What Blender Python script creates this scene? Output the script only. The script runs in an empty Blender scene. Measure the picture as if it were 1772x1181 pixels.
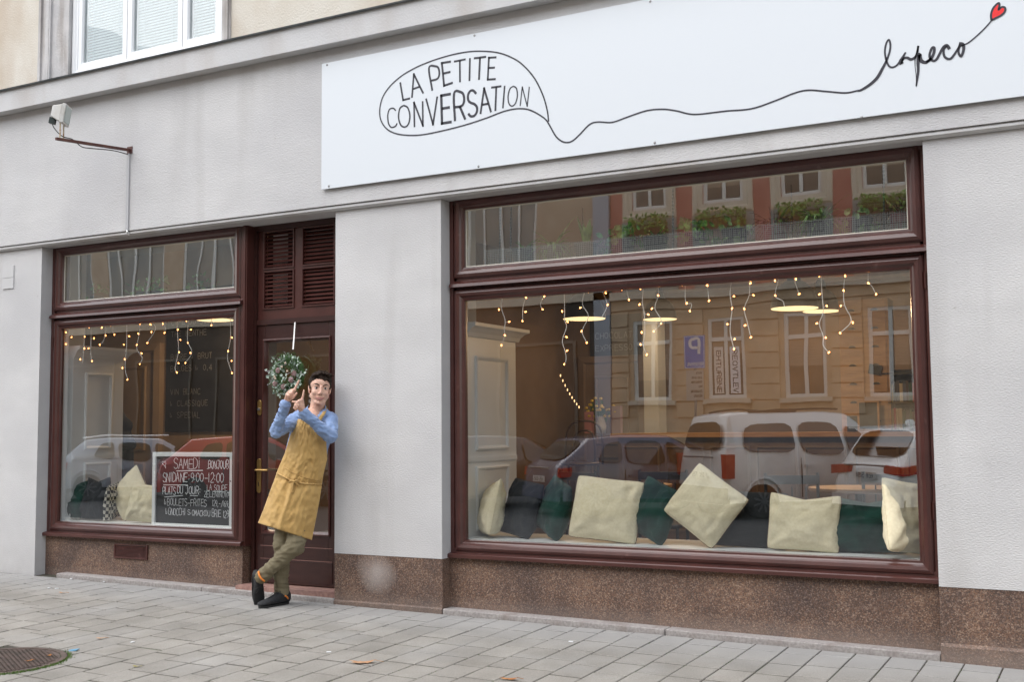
import bpy, bmesh, math, random
import numpy as np
from mathutils import Vector, Matrix, noise as mn
random.seed(7)
SC = bpy.context.scene
COL = SC.collection
R = math.radians

# ------------------------------------------------------------------ camera
F, YAW, PITCH, ROLL = 1962.8, 0.493515, 0.07687, -0.0085145
IW, IH = 1772.0, 1181.0
CAM = Vector((0, -6.88, 1.30))
fw = Vector((-math.sin(YAW)*math.cos(PITCH), math.cos(YAW)*math.cos(PITCH), math.sin(PITCH)))
_r = Vector((math.cos(YAW), math.sin(YAW), 0)); _u = _r.cross(fw)
rt = math.cos(ROLL)*_r + math.sin(ROLL)*_u
up = -math.sin(ROLL)*_r + math.cos(ROLL)*_u
cd = bpy.data.cameras.new('camera'); cam = bpy.data.objects.new('camera', cd); COL.objects.link(cam)
cd.sensor_fit = 'HORIZONTAL'; cd.sensor_width = 36.0; cd.lens = F/IW*36.0
cd.clip_start = 0.05; cd.clip_end = 400
M = Matrix((( rt.x, up.x, -fw.x, CAM.x), (rt.y, up.y, -fw.y, CAM.y), (rt.z, up.z, -fw.z, CAM.z), (0, 0, 0, 1)))
cam.matrix_world = M
SC.camera = cam

# ------------------------------------------------------------------ world + sun (overcast street)
W = bpy.data.worlds.new('World'); SC.world = W; W.use_nodes = True
nt = W.node_tree; bg = nt.nodes['Background']
sky = nt.nodes.new('ShaderNodeTexSky'); sky.sky_type = 'NISHITA'; sky.sun_disc = False
sky.sun_elevation = R(54); sky.sun_rotation = R(212); sky.air_density = 1.6; sky.dust_density = 1.6; sky.ozone_density = 1.0
hs = nt.nodes.new('ShaderNodeHueSaturation'); hs.inputs['Saturation'].default_value = 0.40
nt.links.new(sky.outputs[0], hs.inputs['Color']); nt.links.new(hs.outputs[0], bg.inputs[0])
bg.inputs[1].default_value = 0.15
sl = bpy.data.lights.new('sun', 'SUN'); sl.energy = .6; sl.angle = R(75); sl.color = (1, .99, .975)
so = bpy.data.objects.new('sun', sl); COL.objects.link(so)
az, el = R(212), R(54)
sd = Vector((math.sin(az)*math.cos(el), math.cos(az)*math.cos(el), math.sin(el)))
so.rotation_euler = (-sd).to_track_quat('-Z', 'Y').to_euler(); so.location = (0, -10, 30)
SC.view_settings.view_transform = 'Standard'; SC.view_settings.look = 'None'
SC.view_settings.gamma = 1; SC.view_settings.use_curve_mapping = False
SC.view_settings.exposure = 1.33
SC.cycles.use_denoising = True
SC.cycles.max_bounces = 8; SC.cycles.transparent_max_bounces = 24; SC.cycles.glossy_bounces = 4
SC.cycles.sample_clamp_indirect = 4.0; SC.cycles.caustics_reflective = False; SC.cycles.caustics_refractive = False

# ------------------------------------------------------------------ helpers
def at(px, py, y):
    d = fw + rt*((px-IW/2)/F) - up*((py-IH/2)/F)
    return CAM + d*((y-CAM.y)/d.y)
def atx(px, py, x):
    d = fw + rt*((px-IW/2)/F) - up*((py-IH/2)/F)
    return CAM + d*((x-CAM.x)/d.x)
GA, GB, GC = -0.040, -0.0105, 0.022
def gz(x, y): return GA + GB*x + GC*y
def atg(px, py):
    d = fw + rt*((px-IW/2)/F) - up*((py-IH/2)/F)
    t = (GA+GB*CAM.x+GC*CAM.y-CAM.z)/(d.z-GB*d.x-GC*d.y)
    return CAM + d*t
def PP(px, py, d=0.0, base=8.40):
    dep = base - d
    return CAM + dep*(fw + rt*((px-IW/2)/F) - up*((py-IH/2)/F))

def tag(o, label=None, cat=None, group=None, kind=None):
    if label: o['label'] = label
    if cat: o['category'] = cat
    if group: o['group'] = group
    if kind: o['kind'] = kind
    return o
def empty(name, loc=(0, 0, 0), rz=0, label=None, cat=None, group=None):
    o = bpy.data.objects.new(name, None); COL.objects.link(o); o.location = loc; o.rotation_euler = (0, 0, rz)
    o.empty_display_size = .1
    return tag(o, label, cat, group)
def link(name, me, m=None, parent=None, loc=None, world=True):
    o = bpy.data.objects.new(name, me); COL.objects.link(o)
    if m is not None and not me.materials: me.materials.append(m)
    if loc is not None: o.location = loc
    if parent is not None:
        o.parent = parent
        if world:
            def wm(q):
                l = Matrix.LocRotScale(q.location, q.rotation_euler, q.scale)
                return l if q.parent is None else wm(q.parent) @ q.matrix_parent_inverse @ l
            o.matrix_parent_inverse = wm(parent).inverted()
    return o

class MB:
    def __init__(s): s.v = []; s.f = []
    def box(s, x0, x1, y0, y1, z0, z1):
        n = len(s.v)
        s.v += [(x, y, z) for z in (z0, z1) for y in (y0, y1) for x in (x0, x1)]
        s.f += [tuple(n+i for i in q) for q in ((0, 2, 3, 1), (4, 5, 7, 6), (0, 1, 5, 4), (2, 6, 7, 3), (0, 4, 6, 2), (1, 3, 7, 5))]
        return s
    def obox(s, c, ax, ay, az):
        c, ax, ay, az = map(Vector, (c, ax, ay, az)); n = len(s.v)
        s.v += [tuple(c + ax*i + ay*j + az*k) for k in (-1, 1) for j in (-1, 1) for i in (-1, 1)]
        s.f += [tuple(n+i for i in q) for q in ((0, 2, 3, 1), (4, 5, 7, 6), (0, 1, 5, 4), (2, 6, 7, 3), (0, 4, 6, 2), (1, 3, 7, 5))]
        return s
    def beam(s, a, b, w, h):
        a, b = Vector(a), Vector(b); d = (b-a)
        q = d.to_track_quat('Z', 'X'); x = q @ Vector((1, 0, 0)); y = q @ Vector((0, 1, 0))
        return s.obox((a+b)/2, x*w/2, y*h/2, d/2)
    def poly(s, pts):
        n = len(s.v); s.v += [tuple(p) for p in pts]; s.f.append(tuple(range(n, n+len(pts)))); return s
    def prism(s, pts, off):
        n = len(s.v); k = len(pts); off = Vector(off)
        s.v += [tuple(p) for p in pts] + [tuple(Vector(p)+off) for p in pts]
        s.f.append(tuple(range(n, n+k))[::-1]); s.f.append(tuple(range(n+k, n+2*k)))
        for i in range(k): j = (i+1) % k; s.f.append((n+i, n+j, n+k+j, n+k+i))
        return s
    def tube(s, pts, r, seg=8, caps=True):
        pts = [Vector(p) for p in pts]; n0 = len(s.v); N = len(pts)
        rr = r if isinstance(r, (list, tuple)) else [r]*N
        up_ = Vector((0.13, 0.21, 0.97)).normalized()
        for i, p in enumerate(pts):
            d = (pts[min(i+1, N-1)]-pts[max(i-1, 0)])
            if d.length < 1e-9: d = Vector((0, 0, 1))
            d.normalize()
            if i == 0:
                x = d.cross(up_)
                if x.length < 1e-3: x = d.cross(Vector((1, 0, 0)))
            else: x = x - d*x.dot(d)
            x.normalize(); y = d.cross(x)
            for k in range(seg):
                a = 2*math.pi*k/seg
                s.v.append(tuple(p + x*math.cos(a)*rr[i] + y*math.sin(a)*rr[i]))
        for i in range(N-1):
            for k in range(seg):
                a = n0+i*seg+k; b = n0+i*seg+(k+1) % seg
                s.f.append((a, b, b+seg, a+seg))
        if caps:
            s.f.append(tuple(range(n0, n0+seg))[::-1]); s.f.append(tuple(range(n0+(N-1)*seg, n0+N*seg)))
        return s
    def lathe(s, prof, c=(0, 0, 0), seg=24, ax=None):
        q = Vector((0, 0, 1)).rotation_difference(Vector(ax)) if ax else None
        n0 = len(s.v); c = Vector(c)
        for (r, z) in prof:
            for k in range(seg):
                a = 2*math.pi*k/seg; p = Vector((r*math.cos(a), r*math.sin(a), z))
                if q: p = q @ p
                s.v.append(tuple(c+p))
        for i in range(len(prof)-1):
            for k in range(seg):
                a = n0+i*seg+k; b = n0+i*seg+(k+1) % seg
                s.f.append((a, b, b+seg, a+seg))
        return s
    def ell(s, c, r, ax=None, seg=16, rings=10):
        c = Vector(c)
        if ax is None: ax = (Vector((1, 0, 0)), Vector((0, 1, 0)), Vector((0, 0, 1)))
        n0 = len(s.v)
        for i in range(1, rings):
            t = math.pi*i/rings
            for k in range(seg):
                a = 2*math.pi*k/seg
                s.v.append(tuple(c + ax[0]*r[0]*math.sin(t)*math.cos(a) + ax[1]*r[1]*math.sin(t)*math.sin(a) + ax[2]*r[2]*math.cos(t)))
        s.v.append(tuple(c+ax[2]*r[2])); s.v.append(tuple(c-ax[2]*r[2])); T = len(s.v)-2
        for i in range(rings-2):
            for k in range(seg):
                a = n0+i*seg+k; b = n0+i*seg+(k+1) % seg
                s.f.append((a, a+seg, b+seg, b))
        for k in range(seg):
            s.f.append((T, n0+k, n0+(k+1) % seg)); q = n0+(rings-2)*seg
            s.f.append((T+1, q+(k+1) % seg, q+k))
        return s
    def cap(s, a, b, ra, rb, n=None):
        a, b = Vector(a), Vector(b); L = (b-a).length
        n = n or max(2, int(L/(min(ra, rb)*.35))+1); n = min(n, 26)
        for i in range(n+1):
            t = i/n; r = ra*(1-t)+rb*t
            s.ell(a*(1-t)+b*t, (r, r, r), seg=14, rings=9)
        return s
    def rectframe(s, x0, x1, z0, z1, prof):
        """mitred frame in the xz plane; prof = closed list of (inset, y)"""
        n0 = len(s.v); k = len(prof)
        for (i, y) in prof:
            s.v += [(x0+i, y, z0+i), (x1-i, y, z0+i), (x1-i, y, z1-i), (x0+i, y, z1-i)]
        for a in range(k):
            b = (a+1) % k
            for c in range(4):
                d = (c+1) % 4
                s.f.append((n0+a*4+c, n0+a*4+d, n0+b*4+d, n0+b*4+c))
        return s
    def mesh(s, name, smooth=False):
        me = bpy.data.meshes.new(name); me.from_pydata(s.v, [], s.f); me.update()
        if name in ('pane',) and len(s.f) == 1: return me
        bm = bmesh.new(); bm.from_mesh(me); bmesh.ops.recalc_face_normals(bm, faces=bm.faces); bm.to_mesh(me); bm.free()
        if smooth: me.polygons.foreach_set('use_smooth', [True]*len(me.polygons))
        return me
    def go(s, name, m, parent=None, smooth=False, **k):
        o = link(name, s.mesh(name, smooth), m, parent)
        if smooth == 'auto':
            pass
        return tag(o, **k)

def bevel(o, w, seg=2):
    md = o.modifiers.new('bevel', 'BEVEL'); md.width = w; md.segments = seg; md.limit_method = 'ANGLE'; md.angle_limit = R(40)
    return o
def bake(o):
    dg = bpy.context.evaluated_depsgraph_get()
    me = bpy.data.meshes.new_from_object(o.evaluated_get(dg)); o.modifiers.clear(); o.data = me; return o
def crom(pts, n=8):
    P = [Vector(p) for p in pts]; P = [P[0]*2-P[1]] + P + [P[-1]*2-P[-2]]; out = []
    for i in range(1, len(P)-2):
        a, b, c, d = P[i-1:i+3]
        for k in range(n):
            t = k/n
            out.append(.5*((2*b)+(c-a)*t+(2*a-5*b+4*c-d)*t*t+(3*b-a-3*c+d)*t**3))
    out.append(P[-2]); return out
def ribbon(mb, pts, w, y=None, thick=0.0012):
    """flat strip lying in a plane of constant y; pts (x,z); w width or list"""
    P = [Vector((p[0], p[1])) for p in pts]; N = len(P)
    ww = w if isinstance(w, (list, tuple)) else [w]*N
    n0 = len(mb.v)
    for i, p in enumerate(P):
        d = P[min(i+1, N-1)]-P[max(i-1, 0)]
        if d.length < 1e-9: d = Vector((1, 0))
        d.normalize(); q = Vector((-d.y, d.x))*ww[i]/2
        mb.v += [(p.x+q.x, y, p.y+q.y), (p.x-q.x, y, p.y-q.y)]
    for i in range(N-1): mb.f.append((n0+2*i, n0+2*i+1, n0+2*i+3, n0+2*i+2))
GLY = {'A': '0,0 .5,1 1,0;.2,.36 .8,.36', 'B': '0,0 0,1 .7,1 .85,.88 .85,.64 .7,.53 0,.53;.7,.53 .95,.4 .95,.14 .75,0 0,0', 'C': '1,.84 .75,1 .3,1 .05,.75 0,.5 .05,.22 .3,0 .75,0 1,.14',
 'D': '0,0 0,1 .5,1 .9,.8 1,.5 .9,.2 .5,0 0,0', 'E': '1,0 0,0 0,1 1,1;0,.53 .85,.53', 'F': '0,0 0,1 1,1;0,.52 .8,.52', 'G': '1,.84 .75,1 .3,1 0,.7 0,.3 .3,0 .75,0 1,.2 1,.45 .6,.45',
 'H': '0,0 0,1;1,0 1,1;0,.52 1,.52', 'I': '.5,0 .5,1', 'J': '.2,1 .9,1 .8,.1 .5,-.12 .1,.1', 'K': '0,0 0,1;1,1 0,.42 1,0', 'L': '0,1 0,0 1,0', 'M': '0,0 .1,1 .5,.3 .9,1 1,0', 'N': '0,0 0,1 1,0 1,1',
 'O': '.5,1 .15,.87 0,.5 .15,.13 .5,0 .85,.13 1,.5 .85,.87 .5,1', 'P': '0,0 0,1 .7,1 .97,.87 .97,.6 .7,.44 0,.44', 'Q': '.5,1 0,.6 .1,.1 .5,0 .9,.1 1,.6 .5,1;.6,.3 1,-.1', 'R': '0,0 0,1 .65,1 .92,.86 .92,.63 .65,.5 0,.5;.5,.5 1,0',
 'S': '.95,.86 .65,1 .3,1 .05,.86 .05,.66 .3,.54 .7,.46 .97,.32 .97,.14 .7,0 .3,0 0,.13', 'T': '0,1 1,1;.5,1 .5,0', 'U': '0,1 0,.25 .25,0 .75,0 1,.25 1,1', 'V': '0,1 .5,0 1,1', 'W': '0,1 .25,0 .5,.7 .75,0 1,1', 'X': '0,0 1,1;0,1 1,0', 'Y': '0,1 .5,.5 1,1;.5,.5 .5,0', 'Z': '0,1 1,1 0,0 1,0',
 '0': '.5,1 .1,.8 0,.5 .1,.2 .5,0 .9,.2 1,.5 .9,.8 .5,1', '1': '.2,.75 .55,1 .55,0', '2': '.05,.8 .3,1 .7,1 .95,.75 .8,.45 0,0 1,0', '3': '.05,.9 .5,1 .9,.8 .8,.55 .4,.52 .9,.45 1,.2 .6,0 .05,.1', '5': '.9,1 .1,1 .05,.55 .6,.6 1,.3 .7,0 0,.05', '6': '.8,1 .25,.7 0,.3 .3,0 .8,.05 .95,.35 .6,.52 .1,.35', '7': '0,1 1,1 .3,0', '8': '.5,.52 .1,.7 .2,.95 .8,.95 .9,.7 .5,.52 .05,.3 .2,0 .8,0 .95,.3 .5,.52', '9': '.9,.6 .5,.45 .1,.65 .2,.95 .7,1 .9,.7 .85,.3 .4,0', '4': '.8,0 .8,1 0,.3 1,.3',
 ':': '.5,.25 .5,.33;.5,.66 .5,.74', '-': '.1,.45 .9,.45', ',': '.6,.1 .35,-.15', '/': '0,-.1 1,1.05', "'": '.5,.8 .5,1', '.': '.5,0 .5,.08', '^': '.3,1.25 .5,1.12 .75,1.28', 'i': '.5,0 .5,.75;.5,.9 .5,1', '>': '0,.9 0,.15 .55,.15 .55,.5', '_': '0,-.2 1,-.2', ' ': ''}
def glyph(ch):
    return [[tuple(map(float, q.split(','))) for q in st.split()] for st in GLY.get(ch, '').split(';') if st]
def text(mb, s, x, z, h, w, gap, y, lw, slant=0, jit=0, tilt=0, mirror=1, rnd=None):
    rnd = rnd or random
    for ch in s:
        if ch == '~': x += mirror*(w+gap)*.45; continue
        cw = w*(.35 if ch in ":,.I'1i" else 1)
        jx, jz, js = (rnd.uniform(-jit, jit)*h for _ in range(3))
        for st in glyph(ch):
            if len(st) <= 5 and st[0] != st[-1]:
                q_ = [(x+mirror*(a*cw+b*slant*h)+jx, z+jz+b*(h+js)+tilt*x) for a, b in st]
                for i_ in range(len(q_)-1):
                    A_, B_ = Vector(q_[i_]), Vector(q_[i_+1]); dd = (B_-A_).normalized()*lw*.45
                    ribbon(mb, [tuple(A_-dd), tuple(B_+dd)], lw, y)
                continue
            pts = [(x+mirror*((a-.0)*cw+(b*slant*h))+jx, z+jz+b*(h+js)+tilt*(x)) for a, b in st]
            if len(pts) > 4: pts = [(q.x, q.y) for q in [Vector((v[0], v[1])) for v in [tuple(k)[:2] for k in crom([(p[0], p[1], 0) for p in pts], 3)]]]
            ribbon(mb, pts, lw, y)
        x += mirror*(cw+gap)
    return x

# ------------------------------------------------------------------ materials
def mat(name, col, rough=.6, col2=None, ns=20, nd=4, bump=0, bs=None, metal=0, spec=None, sheen=0, coat=0, stretch=None, contrast=(.35, .65), emit=None, es=0, extra=None):
    m = bpy.data.materials.new(name); m.use_nodes = True; n = m.node_tree; N = n.nodes; L = n.links
    b = N['Principled BSDF']; b.inputs['Base Color'].default_value = (*col, 1); b.inputs['Roughness'].default_value = rough
    b.inputs['Metallic'].default_value = metal
    if spec is not None: b.inputs['Specular IOR Level'].default_value = spec
    if sheen: b.inputs['Sheen Weight'].default_value = sheen
    if coat: b.inputs['Coat Weight'].default_value = coat; b.inputs['Coat Roughness'].default_value = .08
    if emit: b.inputs['Emission Color'].default_value = (*emit, 1); b.inputs['Emission Strength'].default_value = es
    tc = N.new('ShaderNodeTexCoord'); mp = N.new('ShaderNodeMapping'); L.new(tc.outputs['Object'], mp.inputs[0])
    if stretch: mp.inputs['Scale'].default_value = stretch
    cur = None
    if col2 is not None:
        t = N.new('ShaderNodeTexNoise'); t.inputs['Scale'].default_value = ns; t.inputs['Detail'].default_value = nd; L.new(mp.outputs[0], t.inputs[0])
        cr = N.new('ShaderNodeValToRGB'); cr.color_ramp.elements[0].position = contrast[0]; cr.color_ramp.elements[1].position = contrast[1]
        cr.color_ramp.elements[0].color = (*col, 1); cr.color_ramp.elements[1].color = (*col2, 1)
        L.new(t.outputs[0], cr.inputs[0]); cur = cr.outputs[0]; L.new(cur, b.inputs['Base Color'])
    if bump:
        t2 = N.new('ShaderNodeTexNoise'); t2.inputs['Scale'].default_value = bs or ns; t2.inputs['Detail'].default_value = 4; L.new(mp.outputs[0], t2.inputs[0])
        bp = N.new('ShaderNodeBump'); bp.inputs['Strength'].default_value = 1; bp.inputs['Distance'].default_value = bump
        L.new(t2.outputs[0], bp.inputs['Height']); L.new(bp.outputs[0], b.inputs['Normal'])
    if extra: extra(N, L, b, tc, mp, cur)
    return m
def stains(col, scale, lo, hi, amount=1.0, vec=None, st=(1, 1, 1)):
    def fn(N, L, b, tc, mp, cur):
        m2 = N.new('ShaderNodeMapping'); m2.inputs['Scale'].default_value = st; L.new(tc.outputs['Object'], m2.inputs[0])
        t = N.new('ShaderNodeTexNoise'); t.inputs['Scale'].default_value = scale; t.inputs['Detail'].default_value = 6; L.new(m2.outputs[0], t.inputs[0])
        cr = N.new('ShaderNodeValToRGB'); cr.color_ramp.elements[0].position = lo; cr.color_ramp.elements[1].position = hi
        L.new(t.outputs[0], cr.inputs[0])
        mu = N.new('ShaderNodeMath'); mu.operation = 'MULTIPLY'; mu.inputs[1].default_value = amount; L.new(cr.outputs[0], mu.inputs[0])
        mx = N.new('ShaderNodeMixRGB'); mx.inputs[2].default_value = (*col, 1); L.new(mu.outputs[0], mx.inputs[0])
        if cur: L.new(cur, mx.inputs[1])
        else: mx.inputs[1].default_value = b.inputs['Base Color'].default_value
        L.new(mx.outputs[0], b.inputs['Base Color'])
    return fn
def near_dirt(zlo, zhi, col, amt, noise_scale=3):
    """grime with its own shape that climbs from a base line"""
    def fn(N, L, b, tc, mp, cur):
        sx = N.new('ShaderNodeSeparateXYZ'); L.new(tc.outputs['Object'], sx.inputs[0])
        mr = N.new('ShaderNodeMapRange'); mr.inputs[1].default_value = zlo; mr.inputs[2].default_value = zhi; mr.inputs[3].default_value = 1; mr.inputs[4].default_value = 0
        L.new(sx.outputs[2], mr.inputs[0])
        t = N.new('ShaderNodeTexNoise'); t.inputs['Scale'].default_value = noise_scale; t.inputs['Detail'].default_value = 8; L.new(tc.outputs['Object'], t.inputs[0])
        mu = N.new('ShaderNodeMath'); mu.operation = 'MULTIPLY'; L.new(mr.outputs[0], mu.inputs[0]); L.new(t.outputs[0], mu.inputs[1])
        m3 = N.new('ShaderNodeMath'); m3.operation = 'MULTIPLY'; m3.inputs[1].default_value = amt*2; m3.use_clamp = True; L.new(mu.outputs[0], m3.inputs[0])
        mx = N.new('ShaderNodeMixRGB'); mx.inputs[2].default_value = (*col, 1); L.new(m3.outputs[0], mx.inputs[0])
        if cur: L.new(cur, mx.inputs[1])
        else: mx.inputs[1].default_value = b.inputs['Base Color'].default_value
        L.new(mx.outputs[0], b.inputs['Base Color'])
    return fn
def emis(name, col, s):
    m = bpy.data.materials.new(name); m.use_nodes = True; N = m.node_tree.nodes; N.clear()
    e = N.new('ShaderNodeEmission'); e.inputs[0].default_value = (*col, 1); e.inputs[1].default_value = s
    o = N.new('ShaderNodeOutputMaterial'); m.node_tree.links.new(e.outputs[0], o.inputs[0]); return m
def glassmat(name, k=3.6, tint=(.96, .975, .965), wav=.0006, base=.20):
    m = bpy.data.materials.new(name); m.use_nodes = True; N = m.node_tree.nodes; L = m.node_tree.links; N.clear()
    tr = N.new('ShaderNodeBsdfTransparent'); tr.inputs[0].default_value = (*tint, 1)
    gl = N.new('ShaderNodeBsdfGlossy'); gl.inputs['Roughness'].default_value = 0.0; gl.inputs[0].default_value = (1, 1, 1, 1)
    fr = N.new('ShaderNodeFresnel'); gm = N.new('ShaderNodeNewGeometry'); im = N.new('ShaderNodeMapRange'); im.inputs[3].default_value = 1.5; im.inputs[4].default_value = 1/1.5
    L.new(gm.outputs['Backfacing'], im.inputs[0]); L.new(im.outputs[0], fr.inputs[0])
    mu = N.new('ShaderNodeMath'); mu.operation = 'MULTIPLY_ADD'; mu.inputs[1].default_value = k; mu.inputs[2].default_value = base; mu.use_clamp = True
    mix = N.new('ShaderNodeMixShader'); o = N.new('ShaderNodeOutputMaterial')
    tc = N.new('ShaderNodeTexCoord'); t = N.new('ShaderNodeTexNoise'); t.inputs['Scale'].default_value = 1.6; t.inputs['Detail'].default_value = 1
    bp = N.new('ShaderNodeBump'); bp.inputs['Distance'].default_value = wav; bp.inputs['Strength'].default_value = 1
    L.new(tc.outputs['Object'], t.inputs[0]); L.new(t.outputs[0], bp.inputs['Height']); L.new(bp.outputs[0], gl.inputs['Normal'])
    L.new(fr.outputs[0], mu.inputs[0]); L.new(mu.outputs[0], mix.inputs[0]); L.new(tr.outputs[0], mix.inputs[1]); L.new(gl.outputs[0], mix.inputs[2]); L.new(mix.outputs[0], o.inputs[0])
    return m

def wallx(N, L, b, tc, mp, cur):
    near_dirt(0, .55, (.33, .31, .29), .35, 7)(N, L, b, tc, mp, cur)
    c2 = b.inputs['Base Color'].links[0].from_socket
    stains((.40, .385, .37), 1.4, .53, .78, .6, st=(2.0, 1, .22))(N, L, b, tc, mp, c2)
    c3 = b.inputs['Base Color'].links[0].from_socket
    stains((.47, .465, .475), .7, .42, .68, .7)(N, L, b, tc, mp, c3)
    c4 = b.inputs['Base Color'].links[0].from_socket
    stains((.30, .28, .26), 9, .735, .76, .5)(N, L, b, tc, mp, c4)
PLAST = mat('grey_white_roughcast_plaster', (.56, .552, .548), .92, (.615, .607, .602), 2.2, 6, bump=.0045, bs=90, stretch=(.75, 1, 1.6), extra=wallx)
PLASTS = mat('smooth_grey_white_plaster', (.53, .525, .525), .9, (.58, .575, .575), 3, 6, bump=.003, bs=60, extra=stains((.40, .35, .31), 2.2, .52, .78, .6, st=(1, 1, .25)))
CREAM = mat('cream_render', (.60, .55, .47), .92, (.66, .62, .55), 2.5, 6, bump=.004, bs=60, extra=stains((.42, .30, .20), 1.6, .48, .75, .8, st=(1, 1, .6)))
STONEG = mat('weathered_grey_surround', (.46, .45, .45), .9, (.58, .56, .55), 5, 6, bump=.004, bs=50, extra=stains((.24, .20, .17), 3, .45, .72, .8, st=(3, 3, .4)))
ZINC = mat('dull_zinc', (.16, .18, .19), .5, (.24, .26, .27), 8, metal=.5)
def plinthx(N, L, b, tc, mp, cur):
    v = N.new('ShaderNodeTexVoronoi'); v.inputs['Scale'].default_value = 165; L.new(tc.outputs['Object'], v.inputs[0])
    cr = N.new('ShaderNodeValToRGB'); e = cr.color_ramp.elements
    e[0].position = 0; e[0].color = (.085, .06, .052, 1); e[1].position = 1; e[1].color = (.34, .24, .185, 1)
    for p, c in ((.3, (.105, .062, .046, 1)), (.55, (.20, .115, .076, 1)), (.78, (.155, .108, .09, 1))): q = e.new(p); q.color = c
    sp = N.new('ShaderNodeSeparateColor'); L.new(v.outputs['Color'], sp.inputs[0]); L.new(sp.outputs[0], cr.inputs[0])
    t = N.new('ShaderNodeTexNoise'); t.inputs['Scale'].default_value = 3.5; t.inputs['Detail'].default_value = 7; L.new(tc.outputs['Object'], t.inputs[0])
    r2 = N.new('ShaderNodeValToRGB'); r2.color_ramp.elements[0].position = .35; r2.color_ramp.elements[0].color = (.62, .62, .64, 1); r2.color_ramp.elements[1].position = .7; r2.color_ramp.elements[1].color = (1.15, 1.1, 1.0, 1)
    L.new(t.outputs[0], r2.inputs[0])
    mx = N.new('ShaderNodeMixRGB'); mx.blend_type = 'MULTIPLY'; mx.inputs[0].default_value = 1; L.new(cr.outputs[0], mx.inputs[1]); L.new(r2.outputs[0], mx.inputs[2])
    # pale dusty lower edge and a scrubbed pale patch on the pier
    sx = N.new('ShaderNodeSeparateXYZ'); L.new(tc.outputs['Object'], sx.inputs[0])
    vm = N.new('ShaderNodeVectorMath'); vm.operation = 'DISTANCE'; vm.inputs[1].default_value = (-4.84, 0, .27); L.new(tc.outputs['Object'], vm.inputs[0])
    ad = N.new('ShaderNodeMath'); ad.operation = 'MULTIPLY_ADD'; ad.inputs[1].default_value = .22; L.new(t.outputs[0], ad.inputs[0]); L.new(vm.outputs['Value'], ad.inputs[2])
    mr = N.new('ShaderNodeMapRange'); mr.inputs[1].default_value = .13; mr.inputs[2].default_value = .28; mr.inputs[3].default_value = .62; mr.inputs[4].default_value = 0; L.new(ad.outputs[0], mr.inputs[0])
    m2 = N.new('ShaderNodeMixRGB'); m2.inputs[2].default_value = (.46, .41, .38, 1); L.new(mr.outputs[0], m2.inputs[0]); L.new(mx.outputs[0], m2.inputs[1])
    mz = N.new('ShaderNodeMapRange'); mz.inputs[1].default_value = .0; mz.inputs[2].default_value = .13; mz.inputs[3].default_value = .45; mz.inputs[4].default_value = 0; L.new(sx.outputs[2], mz.inputs[0])
    m3 = N.new('ShaderNodeMixRGB'); m3.inputs[2].default_value = (.26, .21, .18, 1); L.new(mz.outputs[0], m3.inputs[0]); L.new(m2.outputs[0], m3.inputs[1])
    L.new(m3.outputs[0], b.inputs['Base Color'])
PLINTH = mat('brown_granolithic_plinth', (.2, .12, .08), .75, bump=.003, bs=140, extra=plinthx)
MAROON = mat('maroon_gloss_paint', (.060, .019, .0155), .30, (.078, .026, .021), 6, 4, bump=.0006, bs=25, coat=.25, extra=stains((.20, .10, .09), 14, .66, .8, .5))
MAROON2 = mat('dark_maroon_door_paint', (.032, .010, .0085), .34, (.042, .014, .011), 9, 4, bump=.0008, bs=18, coat=.2, stretch=(1, 1, 3))
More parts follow.
